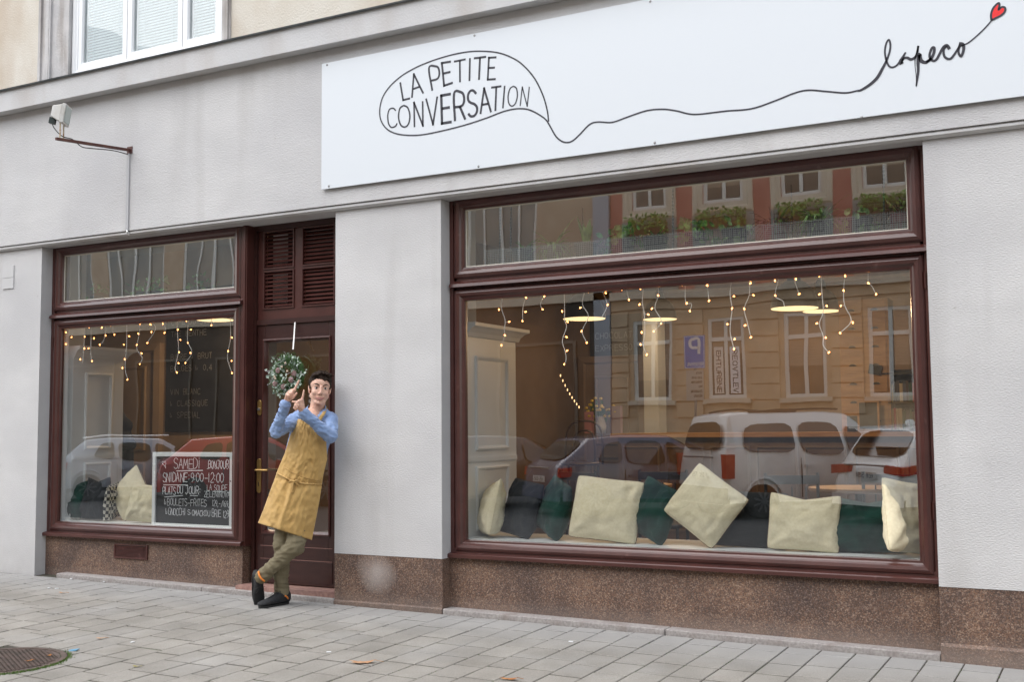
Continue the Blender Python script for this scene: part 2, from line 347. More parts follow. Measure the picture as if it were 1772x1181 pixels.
def paverx(N, L, b, tc, mp, cur):
    oi = N.new('ShaderNodeObjectInfo'); g = N.new('ShaderNodeNewGeometry')
    t = N.new('ShaderNodeTexNoise'); t.inputs['Scale'].default_value = 3; t.inputs['Detail'].default_value = 8; L.new(g.outputs['Position'], t.inputs[0])
    t3 = N.new('ShaderNodeTexNoise'); t3.inputs['Scale'].default_value = 140; t3.inputs['Detail'].default_value = 3; L.new(g.outputs['Position'], t3.inputs[0])
    cr = N.new('ShaderNodeValToRGB'); cr.color_ramp.elements[0].position = .3; cr.color_ramp.elements[0].color = (.225, .208, .182, 1); cr.color_ramp.elements[1].position = .72; cr.color_ramp.elements[1].color = (.315, .293, .262, 1)
    L.new(t.outputs[0], cr.inputs[0])
    mr = N.new('ShaderNodeMapRange'); mr.inputs[3].default_value = .92; mr.inputs[4].default_value = 1.08; L.new(oi.outputs['Random'], mr.inputs[0])
    m4 = N.new('ShaderNodeMapRange'); m4.inputs[1].default_value = .3; m4.inputs[2].default_value = .7; m4.inputs[3].default_value = .82; m4.inputs[4].default_value = 1.14; L.new(t3.outputs[0], m4.inputs[0])
    mu = N.new('ShaderNodeMath'); mu.operation = 'MULTIPLY'; L.new(mr.outputs[0], mu.inputs[0]); L.new(m4.outputs[0], mu.inputs[1])
    vs = N.new('ShaderNodeVectorMath'); vs.operation = 'SCALE'; L.new(cr.outputs[0], vs.inputs[0]); L.new(mu.outputs[0], vs.inputs[3])
    t5 = N.new('ShaderNodeTexNoise'); t5.inputs['Scale'].default_value = 1.3; t5.inputs['Detail'].default_value = 5; L.new(g.outputs['Position'], t5.inputs[0])
    r5 = N.new('ShaderNodeValToRGB'); r5.color_ramp.elements[0].position = .5; r5.color_ramp.elements[1].position = .72; L.new(t5.outputs[0], r5.inputs[0])
    sx = N.new('ShaderNodeSeparateXYZ'); L.new(g.outputs['Position'], sx.inputs[0])
    my = N.new('ShaderNodeMapRange'); my.inputs[1].default_value = -.75; my.inputs[2].default_value = -.15; my.inputs[3].default_value = 0; my.inputs[4].default_value = .6; L.new(sx.outputs[1], my.inputs[0])
    q = N.new('ShaderNodeMath'); q.operation = 'MULTIPLY'; L.new(r5.outputs[0], q.inputs[0]); q.inputs[1].default_value = .35
    q2 = N.new('ShaderNodeMath'); q2.operation = 'MAXIMUM'; L.new(my.outputs[0], q2.inputs[0]); L.new(q.outputs[0], q2.inputs[1])
    mx = N.new('ShaderNodeMixRGB'); mx.inputs[2].default_value = (.34, .335, .33, 1); L.new(q2.outputs[0], mx.inputs[0]); L.new(vs.outputs[0], mx.inputs[1])
    L.new(mx.outputs[0], b.inputs['Base Color'])
PAVER = mat('grey_concrete_paver', (.35, .34, .32), .85, bump=.0015, bs=120, extra=paverx)
JOINT = mat('mossy_joint_sand', (.055, .047, .036), .95, (.05, .07, .022), 2.5, 6, bump=.004, bs=60, contrast=(.5, .68))
GRANITE = mat('worn_granite_strip', (.27, .245, .235), .8, (.38, .35, .33), 60, 3, bump=.002, bs=80, extra=stains((.22, .18, .16), 6, .5, .7, .7))
REDSTEP = mat('red_stone_step', (.24, .13, .11), .7, (.36, .21, .17), 30, 5, bump=.002, bs=60, extra=stains((.14, .09, .08), 4, .5, .75, .7))
GLASS = glassmat('shop_glass', 1.5, wav=.0009)
GLASSW = glassmat('old_wavy_glass', 2.8, wav=.0020)
SIGNW = mat('white_composite_panel', (.69, .725, .76), .38, spec=.35)
INK = mat('charcoal_print', (.025, .024, .035), .45)
REDINK = mat('red_print', (.80, .02, .02), .4)
STEEL = mat('steel_screw', (.3, .3, .3), .4, metal=.9)
BRASS = mat('worn_brass', (.52, .33, .12), .32, (.42, .27, .10), 30, metal=.85)
WHITEP = mat('white_satin_paint', (.84, .85, .84), .4, (.80, .81, .80), 4)
PVC = mat('white_upvc', (.80, .81, .82), .3)
BLACKM = mat('black_powder_coat', (.012, .012, .013), .42)
WIRE = mat('clear_wire', (.85, .84, .80), .4)
BULB = emis('warm_led', (1.0, .36, .10), 4.5)
CHALKB = mat('black_chalkboard', (.012, .012, .013), .55, (.022, .022, .024), 3)
CHALK = mat('white_chalk_ink', (.82, .83, .84), .7)
CHALKD = mat('faint_chalk', (.28, .28, .27), .8)
SLATB = mat('venetian_blind_slat', (.24, .31, .33), .5)

# ================================================================== SETTING
g = MB(); g.poly([(-60, -5, gz(-60, -5)-.0055), (40, -5, gz(40, -5)-.0055), (40, .6, gz(40, .6)-.0055), (-60, .6, gz(-60, .6)-.0055)])
pave = g.go('pavement', JOINT, kind='structure')
ROADZ = -.30
ASPH = mat('asphalt', (.03, .03, .032), .9, (.05, .05, .05), 8, 6, bump=.003, bs=120)
g = MB(); g.poly([(-60, -17.2, ROADZ), (40, -17.2, ROADZ), (40, -5.15, ROADZ), (-60, -5.15, ROADZ)]); g.go('road', ASPH, kind='structure')
KST = mat('kerb_granite', (.38, .36, .34), .8, (.46, .44, .42), 40, 4)
g = MB(); g.box(-60, 40, -5.15, -5.0, ROADZ-.05, -.14); g.go('kerb', KST, kind='structure')
g = MB(); g.box(-60, 40, -17.35, -17.2, ROADZ-.05, -.17); g.go('kerb', KST, kind='structure')
g = MB(); g.poly([(-60, -22, -.14), (40, -22, -.14), (40, -17.35, -.17), (-60, -17.35, -.17)]); g.go('pavement', mat('far_paving', (.30, .29, .28), .9, (.36, .35, .34), 5), kind='structure')
g = MB(); g.poly([(-300, -300, -.45), (300, -300, -.45), (300, 300, -.45), (-300, 300, -.45)]); g.go('ground', mat('far_ground', (.2, .19, .18), .95), kind='structure')

# paving: boxes with slightly eased top edges, one object each where seen
PW, PL = .1975, .272
def paver_mesh(w, l, bw=.003):
    mb = MB(); a, b = w/2, l/2; h = .03
    n = 0
    mb.v = [(-a, -b, -h), (a, -b, -h), (a, b, -h), (-a, b, -h), (-a, -b, -bw), (a, -b, -bw), (a, b, -bw), (-a, b, -bw), (-a+bw, -b+bw, 0), (a-bw, -b+bw, 0), (a-bw, b-bw, 0), (-a+bw, b-bw, 0)]
    mb.f = [(8, 9, 10, 11)] + [(i, (i+1) % 4, (i+1) % 4+4, i+4) for i in range(4)] + [(i+4, (i+1) % 4+4, (i+1) % 4+8, i+8) for i in range(4)]
    me = mb.mesh('paver'); me.materials.append(PAVER); return me
PM = paver_mesh(PW-.0075, PL-.019)
PMs = {}
MHC, MHR = Vector((-5.84, -2.36, 0)), .36
rest = MB(); npv = 0; cutcells = []
ncol = int(26/PW)
for c in range(ncol):
    x = -17.0 + c*PW + .06
    off = (random.choice([0, .5, .33, .66])+random.uniform(-.05, .05))*PL
    y = -.012
    y1 = y; first = True
    while y1 > -4.9:
        L = (off if first and off > .06 else PL); first = False
        y0 = y1-L; cy = (y0+y1)/2
        P = Vector((x, cy, gz(x, cy)+random.uniform(-.0015, .0015)))
        y1 = y0
        near = min((Vector((x+i_*PW/2, cy+j_*L/2, 0))-MHC).length for i_ in (-1, -.5, 0, .5, 1) for j_ in (-1, -.5, 0, .5, 1))
        if near < MHR+.012:
            if (Vector((x, cy, 0))-MHC).length > MHR-.06: cutcells.append((x, cy, L))
            continue
        d = P-CAM; zc = d.dot(fw); u = F*d.dot(rt)/zc; v = F*d.dot(up)/zc
        vis = abs(u) < IW/2+25 and v > -IH/2-30
        if vis and npv < 300:
            key = round(L, 2)
            if abs(L-PL) < 1e-4: me = PM
            else:
                if key not in PMs: PMs[key] = paver_mesh(PW-.0075, key-.019)
                me = PMs[key]
            o = bpy.data.objects.new('paver', me); COL.objects.link(o); o.parent = pave; o.location = P
            o.rotation_euler = (math.atan(GC)+random.uniform(-.004, .004), math.atan(-GB)+random.uniform(-.004, .004), random.uniform(-.006, .006)); npv += 1
        else:
            n = len(rest.v); a = PW/2-.003; b = L/2-.003
            rest.v += [(x-a, cy-b, gz(x-a, cy-b)), (x+a, cy-b, gz(x+a, cy-b)), (x+a, cy+b, gz(x+a, cy+b)), (x-a, cy+b, gz(x-a, cy+b))]
            rest.f.append((n, n+1, n+2, n+3))
me = rest.mesh('outer_pavers'); o = link('outer_pavers', me, PAVER, pave, world=False); o['kind'] = 'stuff'
# pavers cut to fit round the manhole
for (x, cy, L) in cutcells:
    ring_ = []
    a, b = PW/2-.005, L/2-.0055
    per = [(-a+2*a*k/8, -b) for k in range(8)]+[(a, -b+2*b*k/8) for k in range(8)]+[(a-2*a*k/8, b) for k in range(8)]+[(-a, b-2*b*k/8) for k in range(8)]
    inside = 0; pts = []
    for px_, py_ in per:
        v = Vector((x+px_-MHC.x, cy+py_-MHC.y)); d = v.length
        if d < MHR+.012: inside += 1; v = v.normalized()*(MHR+.012)
        pts.append((v.x+MHC.x, v.y+MHC.y))
    cvec = Vector((x-MHC.x, cy-MHC.y)).length
    if inside > 24: continue
    cp = MB(); n = len(pts); cx0 = sum(p[0] for p in pts)/n; cy0 = sum(p[1] for p in pts)/n
    cp.v = [(cx0, cy0, gz(cx0, cy0))]+[(p[0], p[1], gz(*p)) for p in pts]+[(p[0], p[1], gz(*p)-.03) for p in pts]
    for k in range(n): q = (k+1) % n; cp.f += [(0, 1+k, 1+q), (1+k, 1+n+k, 1+n+q, 1+q)]
    cp.go('cut_paver', PAVER, pave)
print('pavers', npv)

# ================================================================== CAFE BUILDING
B = empty('cafe_building', (-4.7, 0, 0), label='pale grey plastered cafe front with maroon shopfronts and brown plinth', cat='building')
XA, XB, XC, XD = -8.478, -5.215, -4.275, -.967     # edges of the piers
ZT = 2.958                                          # soffit of the lintel
def wallbox(n, m, x0, x1, y0, y1, z0, z1, **k): return MB().box(x0, x1, y0, y1, z0, z1).go(n, m, B, **k)
wallbox('wall', PLAST, -17, XA, 0, .5, -.1, ZT-.002)
wallbox('wall', PLAST, XB, XC, 0, .5, .384, ZT-.002)
wallbox('wall', PLAST, XD, 4.5, 0, .5, .384, ZT-.002)
wallbox('plinth', PLINTH, XB, XC, .003, .5, -.12, .383)
wallbox('plinth', PLINTH, XD, 4.5, .003, .5, -.12, .383)
MB().prism([(XD, .003, .07), (XD, -.018, .055), (XD, -.022, -.12), (XD, .003, -.12)], (5.4, 0, 0)).go('plinth_base', PLINTH, B)
MB().prism([(XB, .003, .045), (XB, -.008, .035), (XB, -.010, -.12), (XB, .003, -.12)], (XC-XB, 0, 0)).go('plinth_base', PLINTH, B)
wallbox('plinth', PLINTH, XA, -6.205, .112, .5, -.1, .386)
wallbox('plinth', PLINTH, XC, XD, .112, .5, -.1, .386)
# lintel band with its little drip moulding
wallbox('lintel_wall', PLAST, -17, 4.5, -.05, .5, 2.998, 4.215)
MB().prism([(-17, -.028, 2.997), (-17, -.040, 2.985), (-17, -.040, 2.972), (-17, -.02, ZT), (-17, .5, ZT), (-17, .5, 2.997)], (21.5, 0, 0)).go('drip_moulding', PLASTS, B)
# string course
wallbox('string_course', PLASTS, -17, 4.5, -.15, .5, 4.217, 4.405)
MB().prism([(-17, -.175, 4.405), (-17, -.18, 4.412), (-17, .02, 4.44), (-17, .02, 4.406)], (21.5, 0, 0)).go('flashing', ZINC, B)
# upper floor wall with window opening
ux0, ux1 = -8.17, -6.38
wallbox('upper_wall', CREAM, -17, -8.58, .0, .5, 4.41, 16)
wallbox('upper_wall', CREAM, -6.28, 4.5, .0, .5, 4.41, 16)
wallbox('upper_wall', CREAM, -8.58, -6.28, .3, .5, 4.41, 16)
for (a, b_) in ((-8.58, ux0-.01), (ux1+.01, -6.28)):
    s = MB(); w = b_-a
    s.box(a, b_, -.012, .3, 4.42, 7.2)
    if w > .2:
        s.box(a+.02, a+.05, -.03, -.012, 4.42, 7.2); s.box(a+.085, a+.15, -.024, -.012, 4.42, 7.2); s.box(a+.165, a+.18, -.032, -.012, 4.42, 7.2)
    else: s.box(a+.045, a+.075, -.028, -.012, 4.42, 7.2)
    s.go('window_surround', STONEG, B)
W0 = MB().rectframe(ux0, ux1, 4.47, 6.6, [(0, .10), (0, .02), (.03, .02), (.045, .03), (.06, .03), (.06, .10)]).go('upper_window', PVC, B)
cx = [ux0+.05, -7.50, -6.85, ux1-.05]
for i in range(3):
    a, b_ = cx[i]+.004, cx[i+1]-.004
    f_ = MB().rectframe(a, b_, 4.53, 6.5, [(0, .095), (0, .035), (.05, .035), (.062, .05), (.062, .095)]).go('sash', PVC, W0)
    MB().box(a+.06, b_-.06, .062, .066, 4.59, 6.45).go('pane', (bpy.data.materials.get('upper_glass') or glassmat('upper_glass', 1.2, wav=.002, base=.03)), W0)
    bl = MB(); z = 4.60
    while z < 6.4:
        bl.poly([(a+.07, .085, z), (b_-.07, .085, z), (b_-.07, .096, z+.021), (a+.07, .096, z+.021)]); z += .026
    for q in (.25, .75): bl.box(a+(b_-a)*q-.0015, a+(b_-a)*q+.0015, .08, .083, 4.6, 6.4)
    bl.go('blind', SLATB, W0, kind='stuff')
MB().box(ux0, ux1, .25, .28, 4.47, 6.6).go('net_curtain', mat('room_beyond_window', (.16, .19, .20), .9), W0)

# ---- shop windows
def prof_sash(y): return [(0, y+.05), (0, y+.008), (.010, y-.004), (.030, y-.012), (.050, y-.006), (.060, y+.008), (.068, y+.014), (.080, y+.016), (.084, y+.03), (.084, y+.05)]
GY = .155
def shopwin(x0, x1, glz, label):
    y = .118
    Wn = MB()
    # fixed outer frame
    Wn.rectframe(x0+.001, x1-.001, .42, ZT+.001, [(0, .22), (0, y), (.03, y), (.034, y+.012), (.052, y+.012), (.052, .22)])
    o = Wn.go('shop_window', MAROON, B, label=label)
    # meeting rail with weathering
    r = MB(); r.box(x0+.03, x1-.03, y+.012, .22, 2.27, 2.41)
    r.prism([(x0+.02, y+.02, 2.372), (x0+.02, y-.040, 2.340), (x0+.02, y-.044, 2.318), (x0+.02, y+.02, 2.312)], (x1-x0-.022, 0, 0))
    r.go('transom_bar', MAROON, o)
    a = x0+.036; b_ = x1-.036
    MB().rectframe(a, b_, 2.384, 2.973-.002, prof_sash(y-.002)).go('sash', MAROON, o)
    MB().rectframe(a, b_, .428, 2.306, prof_sash(y-.004)).go('sash', MAROON, o)
    MB().rectframe(a+.0845, b_-.0845, 2.469, 2.885, [(-.002, GY+.02), (-.002, GY-.008), (.003, GY-.004), (.005, GY-.001), (.005, GY+.02)]).go('beading', WHITEP if False else mat('putty_edge', (.55, .52, .44), .6), o)
    MB().poly([(a+.075, GY, 2.46), (b_-.075, GY, 2.46), (b_-.075, GY, 2.895), (a+.075, GY, 2.895)]).go('pane', glz, o)
    MB().poly([(a+.075, GY+.001, .505), (b_-.075, GY+.001, .505), (b_-.075, GY+.001, 2.23), (a+.075, GY+.001, 2.23)]).go('pane', GLASS, o)
    xe = x1 if x1 > -2 else x1+.03
    s = MB().prism([(x0+.001, .14, .426), (x0+.001, .078, .416), (x0+.001, .070, .41), (x0+.001, .070, .388), (x0+.001, .14, .386)], (xe-x0-.002, 0, 0)).go('sill', MAROON, o)
    return o
W1 = shopwin(XA, -6.2225, GLASSW, 'smaller maroon shop window left of the door')
W2 = shopwin(XC, XD, GLASS, 'wide maroon shop window right of the door')
# hinges
for (x, zs) in ((XA+.03, (2.1, .75)), (XD-.03, (2.15, .8))):
    for z in zs: MB().tube([(x, .113, z-.05), (x, .113, z+.05)], .006).go('hinge', MAROON, B)
# door post between window and door
p_ = MB(); p_.box(-6.2225, -6.18, .105, .3, .4265, ZT); p_.box(-6.212, -6.192, .097, .105, .4265, ZT); p_.box(-6.2, -6.18, .113, .3, .386, .4265)
p_.go('door_post', MAROON, B)
# ---- door set
DY = .205
D = MB(); D.box(-6.18, XB, DY-.02, .3, 2.915, ZT); D.box(-6.18, -6.15, DY-.02, .3, .09, 2.915); D.box(XB-.03, XB, DY-.02, .3, .09, 2.915); D.box(-6.15, XB-.03, DY-.014, .3, 2.148, 2.19)
door = D.go('door', MAROON2, B)
tp = MB()
lv = [(-6.082, -5.790), (-5.690, -5.385)]; lz = [(2.285, 2.575), (2.61, 2.90)]
tp.box(-6.15, XB-.03, DY+.004, DY+.03, 2.19, 2.285)
tp.box(-6.15, XB-.03, DY+.004, DY+.03, 2.575, 2.61); tp.box(-6.15, XB-.03, DY+.004, DY+.03, 2.90, 2.915)
for z0, z1 in lz:
    for a, b_ in ((-6.15, lv[0][0]), (lv[0][1], lv[1][0]), (lv[1][1], XB-.03)): tp.box(a, b_, DY+.004, DY+.03, z0, z1)
tp.go('transom_panel', MAROON, door)
for (a, b_) in lv:
    for (z0, z1) in lz:
        MB().rectframe(a-.012, b_+.012, z0-.012, z1+.012, [(0, DY+.006), (0, DY-.006), (.012, DY-.006), (.014, DY+.006)]).go('louvre_frame', MAROON, door)
        n = 9
        sm = MB().prism([(a, DY+.004, -.006), (a, DY+.008, -.010), (a, DY+.028, .012), (a, DY+.024, .015)], (b_-a, 0, 0)).mesh('slat'); sm.materials.append(MAROON)
        for k in range(n):
            z = z0+(k+.5)*(z1-z0)/n
            o = bpy.data.objects.new('slat', sm); COL.objects.link(o); o.parent = door; o.location = (0, 0, z)
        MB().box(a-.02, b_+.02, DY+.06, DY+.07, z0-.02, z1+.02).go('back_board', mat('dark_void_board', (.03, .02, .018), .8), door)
        if a < -5.9: MB().box(a+.05, a+.2, DY+.045, DY+.05, z0, z1).go('duct', mat('pale_duct', (.75, .70, .68), .6), door)
gx0, gx1, gz0, gz1 = -6.068, -5.430, .50, 2.013
l = MB()
l.box(-6.147, gx0, DY, .25, .095, 2.145); l.box(gx1, XB-.033, DY, .25, .095, 2.145)
l.box(gx0, gx1, DY, .25, gz1, 2.145); l.box(gx0, gx1, DY, .25, .095, gz0)
leaf = l.go('door_leaf', MAROON2, door); bevel(leaf, .003)
MB().rectframe(gx0-.02, gx1+.02, gz0-.02, gz1+.02, [(0, DY+.002), (0, DY-.010), (.012, DY-.012), (.022, DY+.006), (.03, DY+.03), (.02, DY+.03)]).go('glazing_bead', MAROON, door)
MB().poly([(gx0, DY+.022, gz0), (gx1, DY+.022, gz0), (gx1, DY+.022, gz1), (gx0, DY+.022, gz1)]).go('pane', GLASS, door)
for z in (.387, .286): MB().box(gx0-.03, gx1+.04, DY-.004, DY, z-.003, z+.003).go('panel_bead', mat('worn_edge', (.20, .10, .085), .5), door)
MB().box(gx0-.03, gx1+.04, DY-.004, DY+.001, .12, .277).go('kick_panel', MAROON2, door)
# brass furniture
bx = -6.118
def plate(z0, z1, w=.020):
    m_ = MB(); pts = []
    for k in range(9): a = math.pi*k/8; pts.append((bx+w*math.cos(a), DY-.009, z1-w+w*math.sin(a)))
    for k in range(9): a = math.pi+math.pi*k/8; pts.append((bx+w*math.cos(a), DY-.009, z0+w+w*math.sin(a)))
    m_.prism(pts, (0, .009, 0)); return m_
pl = plate(.80, 1.075, .022).go('handle_plate', BRASS, door); bevel(pl, .002)
MB().tube(crom([(bx, DY-.008, .985), (bx, DY-.045, .985), (bx+.015, DY-.052, .985), (bx+.075, DY-.052, .984), (bx+.125, DY-.05, .984)], 4), .0095, 10).go('handle', BRASS, door, smooth=True)
MB().box(bx-.003, bx+.003, DY-.0105, DY-.0088, .855, .885).go('keyhole', BLACKM, door)
pl = plate(1.42, 1.545, .021).go('lock_plate', BRASS, door); bevel(pl, .003)
MB().lathe([(0, 0), (.012, 0), (.012, .012), (0, .013)], (bx, DY-.009, 1.47), 14, ax=(0, -1, 0)).go('lock_cylinder', STEEL, door)
# hours on the door glass
tm = MB()
for k, s_ in enumerate(('11:00', '12:00', '12:00')): text(tm, s_, -5.64, 1.60-k*.042, .022, .014, .006, DY+.019, .0035)
tm.go('opening_hours', CHALK, door)
# step
MB().box(-6.2, XB-.002, .03, .3, -.08, .088).go('doorstep', REDSTEP, B)
# granite strips in front of the plinths
def strip(x0, x1, brk):
    xs = [x0]+brk+[x1]
    for a, b_ in zip(xs, xs[1:]):
        s = MB().box(a+.003, b_-.003, -.004+random.uniform(-.002, .002), .1115, -.12, gz((a+b_)/2, 0)+.034)
        # follow the fall of the street
        s.v = [(x, y, z+(GB*(x-(a+b_)/2) if z > 0 or z > -.1 else 0)) for x, y, z in s.v]
        o = s.go('kerb_stone', GRANITE, B); bevel(o, .006)
strip(-8.2, XB-.002, [-6.52]); strip(XC+.002, XD-.002, [-2.62])
# vent
vt = MB(); vx0, vx1, vz0, vz1 = -7.62, -7.23, .228, .350
vt.rectframe(vx0, vx1, vz0, vz1, [(0, .118), (0, .100), (.012, .100), (.012, .118)])
vent = vt.go('vent_grille', MAROON, B)
MB().box(vx0+.01, vx1-.01, .1085, .1105, vz0+.01, vz1-.01).go('back_plate', BLACKM, vent)
s = MB()
for k in range(9):
    z = vz0+.016+k*.0105; s.prism([(vx0+.012, .1080, z+.004), (vx0+.012, .101, z-.002), (vx0+.012, .1025, z-.004), (vx0+.012, .1080, z+.001)], (vx1-vx0-.024, 0, 0))
s.go('vent_slats', MAROON, vent, kind='stuff')
# flat cover plates on the left pier, conduit
for z0, z1 in ((2.83, 2.94), (2.73, 2.827)): wallbox('cover_plate', PLASTS, -8.99, -8.84, -.009, 0, z0-.12, z1-.12)
MB().box(-7.375, -7.345, -.062, -.05, 3.0, 3.66).go('cable_trunking', mat('grey_trunking', (.42, .42, .43), .6), B)
MB().tube([(-7.36, -.055, 3.0), (-7.35, -.065, 2.985), (-7.355, -.04, 2.965)], .008).go('cable_stub', WHITEP, B)

# ================================================================== SIGN
SY = -.078
S = empty('shop_sign', (-2.3, SY, 3.6), label='long white sign board reading LA PETITE CONVERSATION with drawn line and heart', cat='sign')
MB().box(-5.292, 1.2, SY, SY+.012, 3.122, 4.098).go('panel', SIGNW, S)
LY = SY-.0012
def S1(px, py): p = at(px, py, LY); return (p.x, p.z)
def z1(p): return S1(640+p[0]/4.922, 60+p[1]/4.922)
quads = [('L', (283,556),(342,541),(258,405),(318,388),3.4), ('A', (358,537),(455,500),(325,352),(424,318),3.4), ('P', (532,476),(606,452),(503,283),(585,262),3.6), ('E', (632,433),(707,408),(613,240),(690,228),3.8),
 ('T', (720,408),(815,400),(716,228),(816,208),3.4), ('I', (800,395),(896,392),(804,198),(900,198),3.4), ('T', (880,386),(978,382),(886,200),(990,187),3.6), ('E', (1004,381),(1072,377),(1014,195),(1078,191),3.4),
 ('C', (160,795),(235,775),(146,640),(218,622),2.6), ('O', (248,792),(345,780),(240,605),(336,597),2.9), ('N', (380,787),(452,775),(376,577),(449,565),3.2), ('V', (490,770),(585,758),(478,543),(574,526),3.3),
 ('E', (614,755),(697,742),(608,518),(690,503),4.6), ('R', (725,735),(813,722),(717,500),(805,482),4.3), ('S', (838,700),(915,682),(832,482),(908,472),4.2), ('A', (942,675),(1032,660),(928,465),(1018,448),3.6),
 ('T', (1025,652),(1112,646),(1033,450),(1120,438),3.4), ('I', (1085,627),(1180,625),(1100,435),(1196,433),2.9), ('O', (1172,610),(1250,605),(1182,440),(1262,434),2.3), ('N', (1280,607),(1340,608),(1298,445),(1358,443),2.0)]
lt = MB()
for ch, bl_, br_, tl, tr_, lw in quads:
    for st in glyph(ch):
        pts = []
        q = st if len(st) <= 4 else [(v.x, v.y) for v in crom([(a, b_, 0) for a, b_ in st], 5)]
        if ch == 'E' or ch == 'L' or ch == 'N' or ch == 'V' or ch == 'A' or ch == 'T': q = st
        for a, b_ in q:
            X = (bl_[0]*(1-a)+br_[0]*a)*(1-b_)+(tl[0]*(1-a)+tr_[0]*a)*b_; Y = (bl_[1]*(1-a)+br_[1]*a)*(1-b_)+(tl[1]*(1-a)+tr_[1]*a)*b_
            pts.append(z1((X, Y)))
        if q is st:
            for i in range(len(pts)-1):
                A_, B_ = Vector(pts[i]), Vector(pts[i+1]); dd = (B_-A_).normalized()*lw*.0021
                ribbon(lt, [tuple(A_-dd*(i > 0)), tuple(B_+dd*(i < len(pts)-2))], lw*.0043, LY)
        else: ribbon(lt, pts, lw*.0043, LY)
lt.go('lettering', INK, S)
line = MB()
bub = [(1522,740),(1510,640),(1468,500),(1395,360),(1290,245),(1190,185),(1090,152),(980,140),(860,142),(730,163),(610,195),(490,236),(380,285),(270,350),(170,440),(108,535),(84,640),(95,730),(145,803),(225,843),(340,857),(460,850),(610,820),(800,772),(980,714),(1120,660),(1200,638),(1280,629),(1360,640),(1440,680),(1500,725),(1535,780),(1582,862),(1630,905),(1678,918)]
pts = [S1(640+a/4.922, 60+b_/4.922) for a, b_ in bub] + [S1(a, b_) for a, b_ in [(991,243.5),(1002.8,233),(1020,215.5),(1034,211),(1055,212),(1067,209.5),(1087,202),(1118.6,191.5),(1146.7,188.8),(1172,192),(1189,196.4),(1209,197.6),(1256.7,192),(1300.7,188),(1341,174.4),(1375,160.9),(1399,155.8),(1429,158),(1463,160.6),(1483.5,156.8)]]
def z3(p): return S1(1480+p[0]/6.068, p[1]/6.068)
scr = [(60,945),(150,890),(230,815),(290,710),(330,630),(362,535),(368,460),(352,415),(325,455),(311,530),(318,600),(332,650),(358,695),(395,705),(440,680),(485,612),(530,548)]
def sm(pts, n): return [(v.x, v.y) for v in crom([(p[0], p[1], 0) for p in pts], n)]
m_ = sm(pts, 5); ribbon(line, m_, .0105, LY-.0003)
q = [z3(p) for p in scr]; m_ = sm([pts[-1]]+q, 5)
ribbon(line, m_, [.011+.008*math.exp(-((i-14)/10)**2) for i in range(len(m_))], LY-.0006)
for st, w0, w1, k in ([(528,548),(500,600),(478,645),(488,672)], .008, .024, 0), ([(484,668),(505,615),(545,605),(585,622),(628,600),(650,555),(662,478)], .010, .016, 1), \
    ([(662,478),(650,540),(630,605),(628,690),(640,800),(640,905)], .012, .004, 0), ([(640,905),(660,760),(660,640),(674,568),(685,625),(715,650),(752,652),(785,618)], .008, .022, 1), \
    ([(745,652),(790,620),(822,565),(830,505),(808,500),(783,560),(786,610),(822,638),(856,618),(885,565),(925,495),(962,475),(990,515)], .018, .014, 1), \
    ([(965,480),(930,520),(932,580),(960,612),(1000,615),(1040,570),(1078,510),(1098,462)], .010, .014, 1), ([(1088,457),(1130,465),(1138,520),(1112,590),(1085,550),(1098,490),(1140,470),(1200,438),(1290,362),(1375,278),(1438,205)], .020, .008, 0):
    m_ = sm([z3(p) for p in st], 5); N_ = len(m_)
    if k: ww = [w0+(w1-w0)*math.sin(math.pi*i/(N_-1)) for i in range(N_)]
    else: ww = [w0+(w1-w0)*min(1, i/(N_-1)*1.6) for i in range(N_)]
    ribbon(line, m_, ww, LY-.0009)
hp = [(1430,212),(1427,150),(1450,82),(1502,30),(1514,55),(1505,102),(1538,72),(1572,80),(1570,120),(1530,160),(1475,188),(1430,212)]
hs_ = sm([z3(p) for p in hp], 4); ribbon(line, hs_, .012, LY-.0012)
line.go('drawn_line', INK, S)
MB().poly([(p[0], LY-.0008, p[1]) for p in hs_[:-1]]).go('heart', REDINK, S)
scm = MB().lathe([(0, .0), (.009, .0), (.007, .004), (0, .005)], (0, 0, 0), 10, ax=(0, -1, 0)).mesh('screw'); scm.materials.append(STEEL)
for px, py in ((566,112),(821,61),(1125,2),(569,322),(828,288),(1133,247),(1491,203)):
    p = at(px, py, SY); o = link('screw', scm, None, S); o.matrix_parent_inverse = Matrix.Translation(-Vector(S.location)); o.location = (p.x, SY, p.z)

# ================================================================== FLOODLIGHT
FL = empty('floodlight', (-7.36, -.05, 3.7), label='white square floodlight on a rusty bar sticking out above the left window', cat='floodlight')
RUST = mat('rusty_maroon_steel', (.07, .022, .02), .6, (.13, .05, .035), 25, 5)
OLDW = mat('aged_white_metal', (.62, .62, .60), .5, (.52, .50, .46), 12)
e0 = at(225, 260, -.05); e1 = atx(97, 240, e0.x)
MB().beam(e0, e1, .022, .022).go('arm', RUST, FL)
MB().box(e0.x-.03, e0.x+.03, -.056, -.05, e0.z-.03, e0.z+.03).go('wall_plate', RUST, FL)
